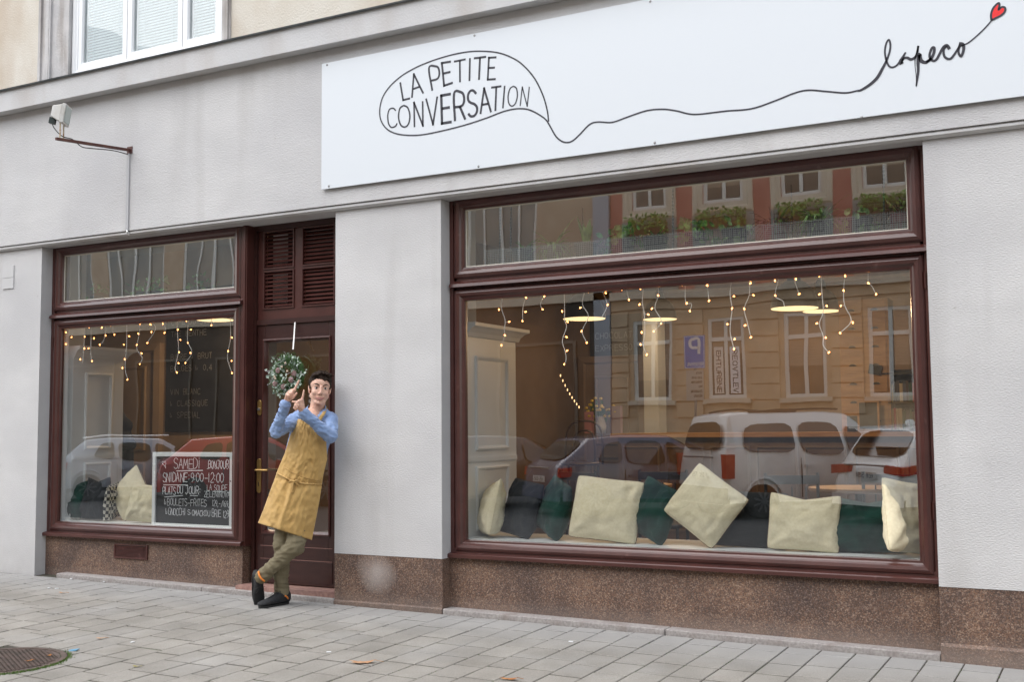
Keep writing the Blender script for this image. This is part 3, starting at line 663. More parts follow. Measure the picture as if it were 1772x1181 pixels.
# lamp head frame built from its own axes
hc = atx(113, 204, e0.x)
nrm = Vector((.62, .40, -.12)).normalized()      # faces the sign, slightly down
sx_ = nrm.cross(Vector((0, 0, 1))).normalized(); sz_ = sx_.cross(nrm)
c0 = PP(117, 200, 0, (hc-CAM).dot(fw))
hw, hh = .078, .078
def fr(c, w, h): return [c-sx_*w-sz_*h, c+sx_*w-sz_*h, c+sx_*w+sz_*h, c-sx_*w+sz_*h]
def frust(a, wa, ha, b_, wb, hb):
    m_ = MB(); m_.v = [tuple(p) for p in fr(a, wa, ha)+fr(b_, wb, hb)]
    m_.f = [(0, 1, 2, 3), (7, 6, 5, 4)]+[(i, (i+1) % 4, (i+1) % 4+4, i+4) for i in range(4)]; return m_
hd = frust(c0, hw, hh, c0-nrm*.03, hw, hh).go('lamp_rim', OLDW, FL); bevel(hd, .004)
hd = frust(c0-nrm*.031, hw*.93, hh*.93, c0-nrm*.115+sz_*.01, hw*.6, hh*.55).go('housing', OLDW, FL); bevel(hd, .006)
frust(c0+nrm*.0035, hw*.86, hh*.84, c0+nrm*.0005, hw*.86, hh*.84).go('lamp_glass', mat('frosted_lamp_glass', (.36, .42, .40), .12, spec=.8), FL)
bx_ = c0-nrm*.085-sz_*.062
frust(bx_, .022, .026, bx_-nrm*.045, .02, .024).go('junction_box', mat('dark_green_plastic', (.012, .025, .022), .5), FL)
ye = mat('yellowed_bracket', (.48, .42, .28), .6, (.25, .12, .07), 40)
for sgn, dd in ((-1, .0), (1, .0)):
    top = c0+sx_*sgn*(hw*.55)-sz_*hh-nrm*.03; bot = Vector((top.x, top.y, e1.z+.012+(e0.z-e1.z)*max(0, (top.y-e1.y)/(e0.y-e1.y))))
    MB().beam(bot, top+Vector((0, 0, .012)), .012, .005).go('bracket_leg', ye, FL)
MB().tube(crom([bx_-sz_*.02-nrm*.02, bx_-sz_*.055, e1+Vector((.01, .05, .03)), e1+Vector((0, .16, .03)), e1+Vector((0, .25, -.01)), e1*.55+e0*.45+Vector((0, 0, -.035)), e1*.25+e0*.75+Vector((0, 0, -.025)), e0+Vector((0, -.02, -.04))], 6), .004, 6).go('cable', BLACKM, FL, smooth=True)
# ================================================================== INTERIOR ROOM
IFLOOR = mat('dark_oak_floor', (.10, .055, .03), .5, (.16, .09, .05), 6, stretch=(1, 8, 1))
TAUPE = mat('warm_taupe_wall', (.17, .12, .085), .85, (.21, .15, .105), 2)
OAK = mat('honey_oak', (.36, .19, .075), .5, (.46, .26, .11), 5, stretch=(1, 1, 6))
DGREY = mat('dark_grey_paint', (.035, .035, .037), .6, (.05, .05, .05), 4)
MB().box(-13.5, 3.5, .5, 6.5, -.05, .08).go('cafe_floor', IFLOOR, kind='structure')
CEIL = mat('cafe_ceiling_paint', (.5, .47, .43), .9)
MB().box(-17, 4.5, .5, 6.8, 3.35, 4.0).go('cafe_ceiling', CEIL, kind='structure')
CW = TAUPE
MB().box(-6.25, 3.5, 6.3, 6.5, .08, 3.36).go('cafe_back_wall', CW, kind='structure')
MB().box(-6.3, -6.2, .5, 6.3, .08, 3.36).go('cafe_partition_wall', CW, kind='structure')
MB().box(3.4, 3.5, .5, 6.5, .08, 3.36).go('cafe_side_wall', CW, kind='structure')
OCHRE = mat('pale_ochre_panelled_wall', (.42, .30, .19), .7, (.48, .35, .23), 3)
MB().box(-13.5, -6.3, 2.6, 2.8, .08, 3.36).go('small_room_back_wall', OCHRE, kind='structure')
MB().box(-13.6, -13.5, .5, 2.8, .08, 3.36).go('small_room_side_wall', OCHRE, kind='structure')
# raised panels on the back wall and on the small room wall (doors)
def panelled_door(x0, x1, y, z1_, m, label):
    d = empty('panelled_door', ((x0+x1)/2, y, .08), label=label, cat='door')
    MB().box(x0, x1, y-.05, y-.002, .08, z1_).go('door_leaf', m, d)
    for z0, zz in ((.25, .95), (1.08, z1_-.15)):
        MB().rectframe(x0+.12, x1-.12, z0, zz, [(0, y-.05), (.01, y-.07), (.03, y-.07), (.04, y-.051)]).go('door_panel', m, d)
    MB().rectframe(x0-.1, x1+.1, -.05, z1_+.1, [(0, y-.001), (0, y-.07), (.08, y-.085), (.098, y-.06), (.098, y-.001)]).go('architrave', m, d)
panelled_door(-10.6, -9.7, 2.6, 2.2, OCHRE, 'pale ochre panelled door behind the cushions in the left window')
panelled_door(-6.0, -5.3+.0, 6.3, 2.1, TAUPE, 'brown panelled door at the back behind the white cabinet')
# white panelled window cabinets
def cabinet(x1, y0, y1, ztop, label, depth=.55):
    x0 = x1-depth
    c = empty('white_cabinet', ((x0+x1)/2, (y0+y1)/2, .08), label=label, cat='cabinet')
    MB().box(x0, x1, y0, y1, .08, ztop).go('carcass', WHITEP, c)
    for z0, zz in ((.55, 1.02), (1.14, ztop-.14)):
        # moulded frame lying on the x = x1 face
        f_ = MB(); f_.rectframe(y0+.14, y1-.14, z0, zz, [(0, 0), (.0, -.014), (.012, -.018), (.026, -.010), (.030, 0)])
        f_.v = [(x1-v[1], v[0], v[2]) for v in f_.v]; f_.go('moulded_panel', WHITEP, c)
    MB().box(x1, x1+.012, y0+.01, y1-.01, 1.055, 1.09).go('rail', WHITEP, c)
    pr = [(0, ztop), (.02, ztop), (.03, ztop+.03), (.055, ztop+.06), (.085, ztop+.075), (.085, ztop+.10), (0, ztop+.10)]
    k = MB(); n = len(pr)
    k.v = [(x1+o_, y0-o_*0, z) for o_, z in pr]+[(x1+o_, y1+o_, z) for o_, z in pr]+[(x0, y1+o_, z) for o_, z in pr]
    for i in range(n-1):
        k.f += [(i, i+1, n+i+1, n+i), (n+i, n+i+1, 2*n+i+1, 2*n+i)]
    k.f.append(tuple(range(n)))
    k.box(x0, x1, y0, y1, ztop, ztop+.1)
    k.go('cornice', WHITEP, c)
    return c
cabinet(-4.235, .27, 1.05, 1.98, 'white panelled cabinet with cornice standing left inside the wide window')
cabinet(-8.36, .27, .86, 1.98, 'white panelled cabinet with cornice standing left inside the smaller window')
# window benches
for x0, x1, lb in ((XC+.01, XD-.01, 'white window bench carrying the row of cushions in the wide window'), (XA+.01, -6.27, 'white window bench carrying cushions and menu board in the smaller window')):
    t = empty('window_bench', ((x0+x1)/2, .5, .08), label=lb, cat='bench')
    MB().box(x0, x1, .165, .74, .480, .512).go('bench_top', WHITEP, t)
    MB().box(x0, x1, .70, .72, .08, .480).go('bench_front', TAUPE, t)
# white inner linings of the window openings
for x in (XC, XA): MB().box(x-.0+.052, x+.062, .172, .268, .49, 2.9).go('window_lining', WHITEP, B)

# pendant lamps
LAMPI = emis('lamp_inside_glow', (1.0, .68, .33), .85)
def pendant(px, py, y, label, rad=.2, power=20):
    P = at(px, py, y)
    t = empty('pendant_lamp', tuple(P), label=label, cat='lamp', group='black dome pendant lamps over the cafe')
    pr = [(rad, 0), (rad*.985, .03), (rad*.93, .09), (rad*.78, .16), (rad*.5, .215), (rad*.3, .235), (rad*.26, .30), (rad*.18, .33), (.012, .335)]
    MB().lathe(pr, tuple(P), 32).go('lamp_shade', BLACKM, t, smooth=True)
    MB().lathe([(r_*.97, z-.004) for r_, z in pr[:5]]+[(0, .2)], tuple(P), 32).go('glowing_reflector', LAMPI, t, smooth=True)
    MB().tube([P+Vector((0, 0, .33)), Vector((P.x, P.y, 3.35))], .004, 6).go('cord', BLACKM, t)
    MB().ell(P+Vector((0, 0, .06)), (.035, .035, .045)).go('bulb', emis('bulb_glow', (1, .75, .42), 4), t, smooth=True)
    ld = bpy.data.lights.new('pendant_light', 'POINT'); ld.energy = power; ld.color = (1, .66, .36); ld.shadow_soft_size = .06
    lo = bpy.data.objects.new('pendant_light', ld); COL.objects.link(lo); lo.location = (P.x, P.y, P.z-.02)
pendant(1011, 552, 2.65, 'black dome pendant lamp, leftmost in the wide window', .2)
pendant(1142, 553, 5.0, 'small far black pendant lamp, second from left in the wide window', .19, 11)
pendant(1375, 534, 2.65, 'black dome pendant lamp in the wide window whose disc overlaps another', .2)
pendant(1421, 539, 5.0, 'far black pendant lamp half behind another at right in the wide window', .19)
pendant(372, 554, 1.9, 'pendant lamp glowing at the top right of the smaller window', .19, 16)

# apothecary chest on the bar counter
CT = 1.235
bar = empty('bar_counter', (-3.2, 4.8, .08), label='long dark bar counter with wooden top at the back of the cafe', cat='counter')
MB().box(-4.9, .6, 4.45, 5.3, CT-.045, CT).go('counter_top', OAK, bar)
MB().box(-4.85, .55, 4.55, 5.25, .08, CT-.045).go('counter_body', mat('brown_counter_panel', (.12, .07, .045), .5, (.16, .10, .06), 7), bar)
for k in range(11):
    x = -4.8+k*.49; MB().rectframe(x, x+.43, .2, 1.1, [(0, 4.55), (0, 4.535), (.02, 4.53), (.03, 4.55)]).go('panel', TAUPE, bar)
def chest(x0, x1, z0, z1_, y, cols, rows, label):
    t = empty('drawer_chest', ((x0+x1)/2, y, z0), label=label, cat='chest of drawers')
    MB().box(x0, x1, y, y+.3, z0, z1_).go('carcass', OAK, t)
    w = (x1-x0-.03)/cols; h = (z1_-z0-.03)/rows
    for i in range(cols):
        for j in range(rows):
            a = x0+.015+i*w; c = z0+.015+j*h
            d = MB().box(a+.008, a+w-.008, y-.012, y+.01, c+.008, c+h-.008).go('drawer', OAK, t)
            hm = MB()
            pts = [(a+w/2+.034*math.cos(q), y-.012, c+h*.45+.022*math.sin(q)) for q in [math.pi*k/8 for k in range(9)]]
            hm.prism(pts, (0, -.02, 0)); hm.go('cup_handle', BLACKM, d)
chest(-2.50, -2.02, CT+.002, 2.56, 4.75, 2, 7, 'tall honey oak chest of small drawers with black cup handles on the counter')
# little chalkboard and note on the chest/counter
t = empty('tabletop_chalkboard', (-2.0, 4.62, CT), label='small framed chalkboard easel standing on the counter by the drawers', cat='chalkboard')
cx_ = at(1503, 722, 4.6)
MB().box(cx_.x-.09, cx_.x+.09, 4.6, 4.615, CT+.03, CT+.29).go('slate', CHALKB, t)
MB().rectframe(cx_.x-.105, cx_.x+.105, CT+.002, CT+.305, [(0, 4.59), (0, 4.62), (.018, 4.62), (.018, 4.59)]).go('frame', OAK, t)
cx_ = at(1514, 640, 4.7)
n_ = MB().obox(cx_, (.06, 0, -.012), (0, .003, 0), (.010, 0, .048)).go('note_card', CHALKB, None, label='small tilted black note card pinned on the drawer chest', cat='card')
# books at the right
xb = at(1542, 728, 4.8).x; zz = CT+.002; ncols = [(.35, .03, .02), (.45, .36, .18), (.05, .09, .05), (.5, .42, .3), (.08, .05, .04), (.6, .5, .2), (.1, .1, .12)]
bmats = [mat('book_cover_%s' % n, c, .6) for n, c in zip(('red', 'tan', 'green', 'cream', 'brown', 'yellow', 'slate'), ncols)]
sh = empty('book_shelf', (xb+.3, 4.9, CT), label='dark open shelf of books on the counter at far right', cat='shelf')
MB().box(xb-.06, xb+.9, 4.98, 5.0, CT, CT+.62).go('shelf_back', DGREY, sh)
for z in (CT+.0, CT+.27, CT+.56): MB().box(xb-.06, xb+.9, 4.75, 4.98, z+.003, z+.02).go('board', DGREY, sh)
bnames = ('red', 'tan', 'green', 'cream', 'brown', 'yellow', 'slate')
for row in (0, 1):
    x = xb-.03
    for k in range(13):
        w = random.uniform(.022, .038); h = random.uniform(.17, .215); z = CT+.021+row*.27; c = random.randrange(7)
        MB().box(x, x+w-.003, 4.79, 4.95, z, z+h).go('book', bmats[c], None, label='%s book, %s from left in the %s row of the dark counter shelf' % (bnames[c], ('first', 'second', 'third', 'fourth', 'fifth', 'sixth', 'seventh', 'eighth', 'ninth', 'tenth', 'eleventh', 'twelfth', 'thirteenth')[k], ('lower', 'upper')[row]), cat='book', group='books in the counter shelf')
        x += w
# black wall board / doorway, chalk menu
def blackboard(x0, x1, z0, z1_, y, lines, label, lh=.05):
    t = empty('menu_blackboard', ((x0+x1)/2, y, z0), label=label, cat='blackboard')
    MB().box(x0, x1, y-.02, y-.002, z0, z1_).go('board', CHALKB, t)
    m_ = MB(); z = z1_-.14
    for l_ in lines:
        text(m_, l_, x0+.08, z, lh*.8, lh*.5, lh*.22, y-.0212, .006, jit=.06, rnd=random.Random(3)); z -= lh*1.75
    m_.go('chalk_writing', CHALKD, t); return t
blackboard(-9.55, -8.30, 1.29, 2.9, 2.598, ['BOISSONS', '', 'CAFE DU JOUR', 'THE MENTHE', '', 'BIERE > BRUT', 'BELGES > 0,4', '', 'VIN BLANC', '> CLASSIQUE', '> SPECIAL'], 'tall black menu board with faint chalk lines at the back of the smaller window', .075)
blackboard(-6.15+.2, -5.25, .5, 2.72, 6.298, ['', 'CHOCOLAT', 'EXPRESSO', 'LATTE', 'FLAT', '', 'LIMONADE'], 'large black wall board at the back below the first pendant lamp', .09)
# ventilation duct
q0 = at(1085, 520, 5.6)
d_ = MB(); d_.tube([(-5.2, 5.7, 2.98), (1.5, 5.7, 2.98)], .10, 20); d_.go('ventilation_duct', mat('galvanised_duct', (.42, .40, .38), .35, (.5, .48, .45), 12, metal=.7), None, label='long round metal ventilation duct under the cafe ceiling', cat='duct')
# tall pale column added to play the mirrored corner strip of the houses opposite
MB().box(-4.92, -4.74, 5.5, 5.75, .08, 3.35).go('mirror_strip_column', mat('pale_blue_grey_paint', (.34, .37, .40), .7), None, label='pale grey square column rising behind the counter', cat='column')
# bentwood bar stool
def bentwood(P, seat_z, label, m, arch=.42, name='bentwood_chair', rz=.3):
    t = empty(name, (P.x, P.y, .08), label=label, cat='chair'); c = Vector((P.x, P.y, 0)); e = Vector((math.cos(rz), math.sin(rz), 0)); nn = Vector((-e.y, e.x, 0))
    MB().lathe([(0, seat_z), (.19, seat_z), (.205, seat_z+.012), (.19, seat_z+.028), (0, seat_z+.022)], tuple(c), 24).go('seat', m, t, smooth=True)
    for a, b_ in ((-1, -1), (1, -1), (-1, 1), (1, 1)):
        MB().tube([c+e*.15*a+nn*.14*b_+Vector((0, 0, seat_z)), c+e*.2*a+nn*.2*b_+Vector((0, 0, .08))], .014).go('leg', m, t, smooth=True)
    for k, (w, h) in enumerate(((.19, arch), (.11, arch*.78))):
        MB().tube(crom([c+e*x*w+nn*(.17+.03*z)+Vector((0, 0, seat_z+z*h)) for x, z in ((-1, 0), (-1, .5), (-.85, .85), (-.4, 1), (.4, 1), (.85, .85), (1, .5), (1, 0))], 4), .011, 8).go('back_hoop', m, t, smooth=True)
P = at(1003, 730, 3.4)
bentwood(P, .93, 'dark bentwood bar stool with hooped back near the counter', mat('dark_bentwood', (.03, .014, .010), .35), .43, rz=.2)
# cafe chairs and tables right behind the bench
def cafe_chair(x, y, rz, label):
    t = empty('cafe_chair', (x, y, .08), label=label, cat='chair', group='black cafe chairs behind the bench'); c = Vector((x, y, 0)); e = Vector((math.cos(rz), math.sin(rz), 0)); nn = Vector((-e.y, e.x, 0))
    bevel(MB().obox(c+Vector((0, 0, .54)), e*.21, nn*.21, (0, 0, .018)).go('seat', BLACKM, t), .01)
    MB().obox(c+nn*.2+Vector((0, 0, .91)), e*.2, nn*.012, (0, 0, .032)).go('backrest', BLACKM, t)
    for a in (-1, 1):
        MB().tube([c+e*.19*a+nn*.2+Vector((0, 0, .54)), c+e*.19*a+nn*.205+Vector((0, 0, .96))], .012).go('back_post', BLACKM, t)
        for b_ in (-1, 1): MB().tube([c+e*.19*a+nn*.19*b_+Vector((0, 0, .54)), c+e*.2*a+nn*.22*b_+Vector((0, 0, .08))], .013).go('leg', BLACKM, t)
    for q in (-.1, 0, .1): MB().tube([c+e*q+nn*.2+Vector((0, 0, .55)), c+e*q+nn*.2+Vector((0, 0, .86))], .006).go('spindle', BLACKM, t)
cafe_chair(-3.95, 1.25, -.3, 'black cafe chair behind the charcoal cushion, nearest the white cabinet')
cafe_chair(-3.25, 1.55, .15, 'black cafe chair with a spindle back behind the large beige cushion')
cafe_chair(-2.05, 1.2, .5, 'black cafe chair behind the black cushion in the middle')
cafe_chair(-1.55, 1.55, -.1, 'black cafe chair at right behind the green cushion')
def table(x, y, label, z=.83):
    t = empty('cafe_table', (x, y, .08), label=label, cat='table')
    MB().lathe([(0, z-.03), (.36, z-.03), (.37, z-.02), (.37, z), (0, z+.002)], (x, y, 0), 32).go('table_top', OAK, t)
    MB().tube([(x, y, .1), (x, y, z-.03)], .03, 12).go('column', BLACKM, t)
    MB().lathe([(0, .08), (.24, .08), (.22, .1), (0, .12)], (x, y, 0), 24).go('base', BLACKM, t)
table(-3.65, 1.9, 'round oak cafe table between the chairs at left in the wide window')
table(-1.8, 2.0, 'round oak cafe table between the chairs at right in the wide window')
# coat stand with dark jacket
JK = mat('dark_navy_cloth', (.008, .012, .022), .9)
t = empty('coat_stand', (-8.35, 1.35, .08), label='thin black coat stand with a hooked arm in the smaller window', cat='coat stand')
a0 = at(188, 720, 1.2)
MB().tube(crom([Vector((a0.x, a0.y, .08)), Vector((a0.x, a0.y, 1.0)), at(187, 725, 1.2), at(186, 695, 1.2), at(207, 672, 1.2)], 5), .009).go('pole', BLACKM, t)
MB().lathe([(0, .08), (.18, .08), (.17, .1), (0, .11)], (a0.x, a0.y, 0), 20).go('base', BLACKM, t)
jm = MB(); P0 = at(203, 720, 1.15); P1 = at(208, 765, 1.12); P2 = at(226, 770, 1.1)
jm.cap(P0, P1, .075, .13); jm.cap(P1, P2, .12, .06); jm.cap(P1, P1+Vector((0, 0, -.75)), .13, .15); jm.cap(P0, P0+Vector((.12, 0, -.1)), .05, .07)
j = jm.go('hanging_jacket', JK, None, label='dark navy jacket hanging on the black coat stand', cat='jacket')
md = j.modifiers.new('r', 'REMESH'); md.mode = 'VOXEL'; md.voxel_size = .014
md = j.modifiers.new('s', 'SMOOTH'); md.iterations = 6
# flower vase + small things on the counter
YEL = mat('yellow_petals', (.55, .42, .04), .7); LEAF = mat('leaf_green', (.06, .13, .03), .6, (.10, .20, .05), 9); PINK = mat('pink_card', (.42, .2, .22), .7)
vz = at(1040, 735, 4.7); vz.z = CT+.002
t = empty('flower_vase', tuple(vz), label='glass vase of yellow flowers on the counter behind the bar stool', cat='vase')
MB().lathe([(0, 0), (.05, 0), (.06, .08), (.035, .16), (.045, .19)], tuple(vz), 16).go('vase', mat('pale_ceramic', (.5, .5, .52), .3), t, smooth=True)
fm = MB(); lm = MB()
for k in range(26):
    q = vz+Vector((random.gauss(0, .08), random.gauss(0, .06), .27+random.gauss(0, .05))); fm.ell(q, (.022, .022, .016), seg=6, rings=4)
    lm.tube([vz+Vector((0, 0, .18)), q], .003, 4)
    lm.poly([q, q+Vector((.03, 0, -.04)), q+Vector((0, .02, -.08))])
fm.go('blossoms', YEL, t); lm.go('stems', LEAF, t)
for px, w, h, m_, lb in ((1018, .09, .24, PINK, 'pink upright menu card on the bar counter'), (1065, .12, .30, mat('violet_packet', (.18, .14, .26), .5), 'tall violet patterned box on the bar counter'), (1500-25, .1, .16, DGREY, 'small dark grey card box on the counter under the drawers')):
    q = at(px, 740, 4.6); MB().box(q.x-w/2, q.x+w/2, 4.6, 4.66, CT+.002, CT+h).go('display_card', m_, None, label=lb, cat='card')
# string of warm lights hung diagonally at the back
t = empty('light_string', (-5.4, 5.9, 2), label='diagonal string of warm lights beside the black wall board', cat='string lights')
a_ = at(962, 632, 5.9); b2 = at(1002, 705, 5.9); bm_ = MB().ell((0, 0, 0), (.007, .007, .018), seg=6, rings=5).mesh('bulb'); bm_.materials.append(emis('string_bulb', (1, .6, .28), 1.3))
for k in range(11):
    q = a_.lerp(b2, k/10)+Vector((0, 0, -.05*math.sin(math.pi*k/10))); o = link('bulb', bm_, None, t); o.location = q
MB().tube([a_, b2], .003, 4).go('wire', BLACKM, t)

# hanging shelf with pots seen in the transom
SHY = .38; shz = 2.43
sh = empty('plant_shelf', (-2.6, SHY, shz), label='long grey metal plant shelf hanging on chains behind the upper pane', cat='shelf')
MB().box(-4.05, -1.0, SHY-.13, SHY+.13, shz, shz+.012).go('shelf_tray', mat('galvanised_tray', (.30, .31, .31), .45, metal=.5), sh)
MB().box(-4.05, -1.0, SHY-.13, SHY-.12, shz+.012, shz+.05).go('shelf_lip', mat('galvanised_lip', (.34, .35, .35), .45, metal=.5), sh)
wm_ = MB()
k_ = -4.05
while k_ < -1.0: wm_.box(k_, k_+.003, SHY-.134, SHY-.131, shz+.0, shz+.17); k_ += .014
for q_ in range(13): wm_.box(-4.05, -1.0, SHY-.137, SHY-.134, shz+.013*q_, shz+.013*q_+.003)
wm_.go('wire_mesh', mat('grey_wire_mesh', (.26, .27, .27), .5), sh, kind='stuff')
chm = MB().rectframe(-.008, .008, -.014, .014, [(0, .0015), (0, -.0015), (.004, -.0015), (.004, .0015)]).mesh('link')
for x in (-3.95, -3.86, -2.62, -1.25, -1.06):
    c = MB().tube([(x, SHY-.1, shz), (x+.02, SHY-.1, 3.35)], .004, 5)
    for k in range(38): c.ell((x+.02*k/38, SHY-.1, shz+.024*k), (.008, .005, .013), seg=6, rings=4)
    c.go('chain', BLACKM, sh)
POT = mat('charcoal_pot', (.035, .038, .045), .5, (.05, .053, .06), 9); POTR = mat('burgundy_pot', (.20, .035, .04), .5)
G1 = mat('glossy_leaf', (.10, .26, .05), .4, (.20, .42, .09), 20); G2 = mat('variegated_leaf', (.42, .60, .26), .5, (.10, .22, .05), 30); G3 = mat('red_green_leaf', (.10, .11, .05), .5, (.22, .08, .06), 12)
def blade(mb, base, dirn, L, w, droop, n=6):
    p = Vector(base); side = Vector((-dirn.y, dirn.x, 0))
    if side.length < 1e-3: side = Vector((1, 0, 0))
    side.normalize(); n0 = len(mb.v)
    for i in range(n+1):
        t = i/n; q = p + Vector((dirn.x*L*t, dirn.y*L*t, L*(dirn.z*t-droop*t*t)))
        ww = w*math.sin(math.pi*min(.98, t*.9+.1))*.5+.0004
        mb.v += [tuple(q-side*ww), tuple(q+Vector((0, 0, -ww*.5))), tuple(q+side*ww)]
    for i in range(n):
        for k in (0, 1): a = n0+i*3+k; mb.f.append((a, a+1, a+4, a+3))
def oval_leaf(mb, base, tip, w):
    b0, t0 = Vector(base), Vector(tip); d = t0-b0; s = d.cross(Vector((random.uniform(-.4, .4), random.uniform(-1, -.2), random.uniform(-.4, .6)))).normalized()*w/2
    nrm = d.cross(s).normalized()*w*.15; n = len(mb.v)
    mb.v += [tuple(b0), tuple(b0+d*.3+s*.9), tuple(b0+d*.3-s*.9), tuple(b0+d*.65+s*.85), tuple(b0+d*.65-s*.85), tuple(t0), tuple(b0+d*.3+nrm), tuple(b0+d*.65+nrm)]
    mb.f += [(n, n+1, n+6), (n, n+6, n+2), (n+1, n+3, n+7, n+6), (n+2, n+6, n+7, n+4), (n+3, n+5, n+7), (n+4, n+7, n+5)]
rp = random.Random(5)
plants = [(-3.80, 'b', 'low dark'), (-3.56, 's', 'spider'), (-3.30, 'w', 'upright broad-leaved'), (-3.02, 'o', 'small oval-leaved'), (-2.78, 'b', 'dark grassy'), (-2.50, 'o', 'trailing'), (-2.22, 'v', 'pale trailing'), (-1.95, 'r', 'reddish'), (-1.66, 's', 'arching'), (-1.42, 'v', 'yellow-green'), (-1.15, 'r', 'tall reddish')]
ords = ['leftmost', 'second from left', 'third from left', 'fourth from left', 'fifth from left', 'sixth from left', 'sixth from right', 'fifth from right', 'third from right', 'second from right', 'rightmost']
ords[6:9] = ['fifth from right', 'fourth from right', 'third from right']
for i, (x, ty, nm) in enumerate(plants):
    t = empty('potted_plant', (x, SHY, shz+.013), label='%s plant in a %s pot on the hanging shelf, %s' % (nm, 'burgundy' if ty == 'r' else 'charcoal', ords[i]), cat='potted plant', group='potted plants on the hanging shelf')
    b0 = Vector((x, SHY, shz+.013)); MB().lathe([(0, 0), (.062, 0), (.085, .135), (.09, .14), (.09, .155), (.08, .155), (.075, .13), (0, .125)], tuple(b0), 20).go('pot', POTR if ty == 'r' else POT, t, smooth=False)
    m_ = MB(); c = b0+Vector((0, 0, .13))
    if ty in 'sbr':
        for k in range({'s': 60, 'b': 50, 'r': 55}[ty]):
            a = rp.uniform(0, 6.28); h = rp.uniform(.5, 1.2); L = rp.uniform(.14, .28) if ty != 'b' else rp.uniform(.08, .15)
            blade(m_, c, Vector((math.cos(a)*.7, math.sin(a)*.5, h)), L*1.15, .019, rp.uniform(.3, 1.5))
    elif ty == 'w':
        for k in range(9):
            a = rp.uniform(0, 6.28); blade(m_, c, Vector((math.cos(a)*.3, math.sin(a)*.3, 1.0)), rp.uniform(.16, .28), .05, .1)
    else:
        for k in range(80):
            a = rp.uniform(0, 6.28); rr = rp.uniform(.02, .14); q = c+Vector((math.cos(a)*rr, math.sin(a)*rr*.8-.02, rp.uniform(-.02, .13)-(rr*1.2 if ty == 'v' else .2*rr)))
            oval_leaf(m_, q, q+Vector((rp.uniform(-.05, .05), rp.uniform(-.05, .03), rp.uniform(-.03, .05))), rp.uniform(.035, .06))
    m_.go('foliage', {'s': G2, 'b': G1, 'r': G3, 'w': G1, 'o': G1, 'v': G2}[ty], t)
# same kind of shelf in the small window
sh = empty('plant_shelf', (-7.3, SHY, shz), label='grey plant shelf behind the upper pane of the smaller window', cat='shelf')
MB().box(-8.3, -6.5, SHY, SHY+.2, shz-.02, shz-.008).go('shelf_tray', mat('galvanised_tray_dark', (.12, .13, .13), .5), sh)
for i, (px, nm) in enumerate(((170, 'wispy'), (250, 'bushy'), (275, 'drooping'), (345, 'low'))):
    q = at(px, 500, SHY+.1); b0 = Vector((q.x, SHY+.1, shz-.007))
    t = empty('potted_plant', tuple(b0), label='%s green plant in the upper pane of the smaller window' % nm, cat='potted plant')
    MB().lathe([(0, 0), (.05, 0), (.075, .12), (.07, .125), (0, .11)], tuple(b0), 16).go('pot', POT, t); m_ = MB()
    for k in range(34):
        a = rp.uniform(0, 6.28); rr = rp.uniform(.02, .15); c = b0+Vector((math.cos(a)*rr, math.sin(a)*rr, .14+rp.uniform(-.03, .12)-rr*.4)); oval_leaf(m_, c, c+Vector((rp.uniform(-.05, .05), rp.uniform(-.04, .03), rp.uniform(-.05, .04))), .03)
    m_.go('foliage', G1, t)

# ================================================================== FAIRY LIGHTS
bulbm = MB().ell((0, 0, 0), (.0052, .0052, .0085), seg=8, rings=6).mesh('bulb', True); bulbm.materials.append(BULB)
def fairy(ox, oy, sc, strands, bulbs, top0, top1, yy, label):
    C = lambda p: at(ox+p[0]/sc, oy+p[1]/sc, yy)
    e = C(strands[0][0]); t = empty('fairy_lights', tuple(e), label=label, cat='fairy lights')
    w = MB(); w.tube([at(*top0, yy), at(*top1, yy)], .0022, 5)
    allp = []
    for s_ in strands:
        pts = crom([C(p) for p in s_], 4)
        n = len(w.v); w.tube(pts, .0027, 5); allp += pts
    for b_ in bulbs:
        q = C(b_); near = min(allp, key=lambda p: (p-q).length)
        if (near-q).length < .08: w.tube([near, near.lerp(q, .85)], .0016, 4)
    w.go('wire', WIRE, t)
    for b_ in bulbs:
        o = link('bulb', bulbm, None, t); o.location = C(b_); o.rotation_euler = (random.uniform(-.8, .8), random.uniform(-1.2, 1.2), 0)
A_ = lambda dx, dy, l: [(p[0]+dx, p[1]+dy) for p in l]
# wide window: both zooms in one pixel frame
def fx(ox, oy, sc, ll): return [[(ox+p[0]/sc, oy+p[1]/sc) for p in l] for l in ll]
st1 = fx(770, 460, 3.937, [[(390,215),(385,290),(410,370),(405,430),(408,475)],[(552,210),(530,290),(530,375)],[(677,200),(652,260),(662,298)],[(812,188),(815,310),(815,370),(828,420),(800,510),(820,590),(825,640),(815,672)],[(950,178),(937,265),(978,345),(935,445),(965,525)],[(1070,172),(1105,265),(1070,350)],[(1235,155),(1253,233)],[(1352,150),(1345,250),(1358,330),(1362,470),(1350,540),(1375,607)],[(1452,140),(1455,205),(1430,290),(1475,380),(1422,448)],[(1637,130),(1640,250),(1680,260),(1668,310)]])
st2 = fx(1150, 460, 3.77, [[(278,122),(290,230)],[(435,108),(427,190),(440,280),(430,380),(430,450),(453,545)],[(553,98),(553,190),(520,280),(540,370),(563,468)],[(745,82),(722,195),(770,230),(782,265)],[(848,76),(855,120),(878,185)],[(1022,62),(1027,180),(1035,300),(1010,380),(1035,460),(1035,520),(1070,567)],[(1178,55),(1168,165),(1175,260),(1218,360),(1145,440)],[(1328,50),(1330,115),(1350,130),(1380,187)]])
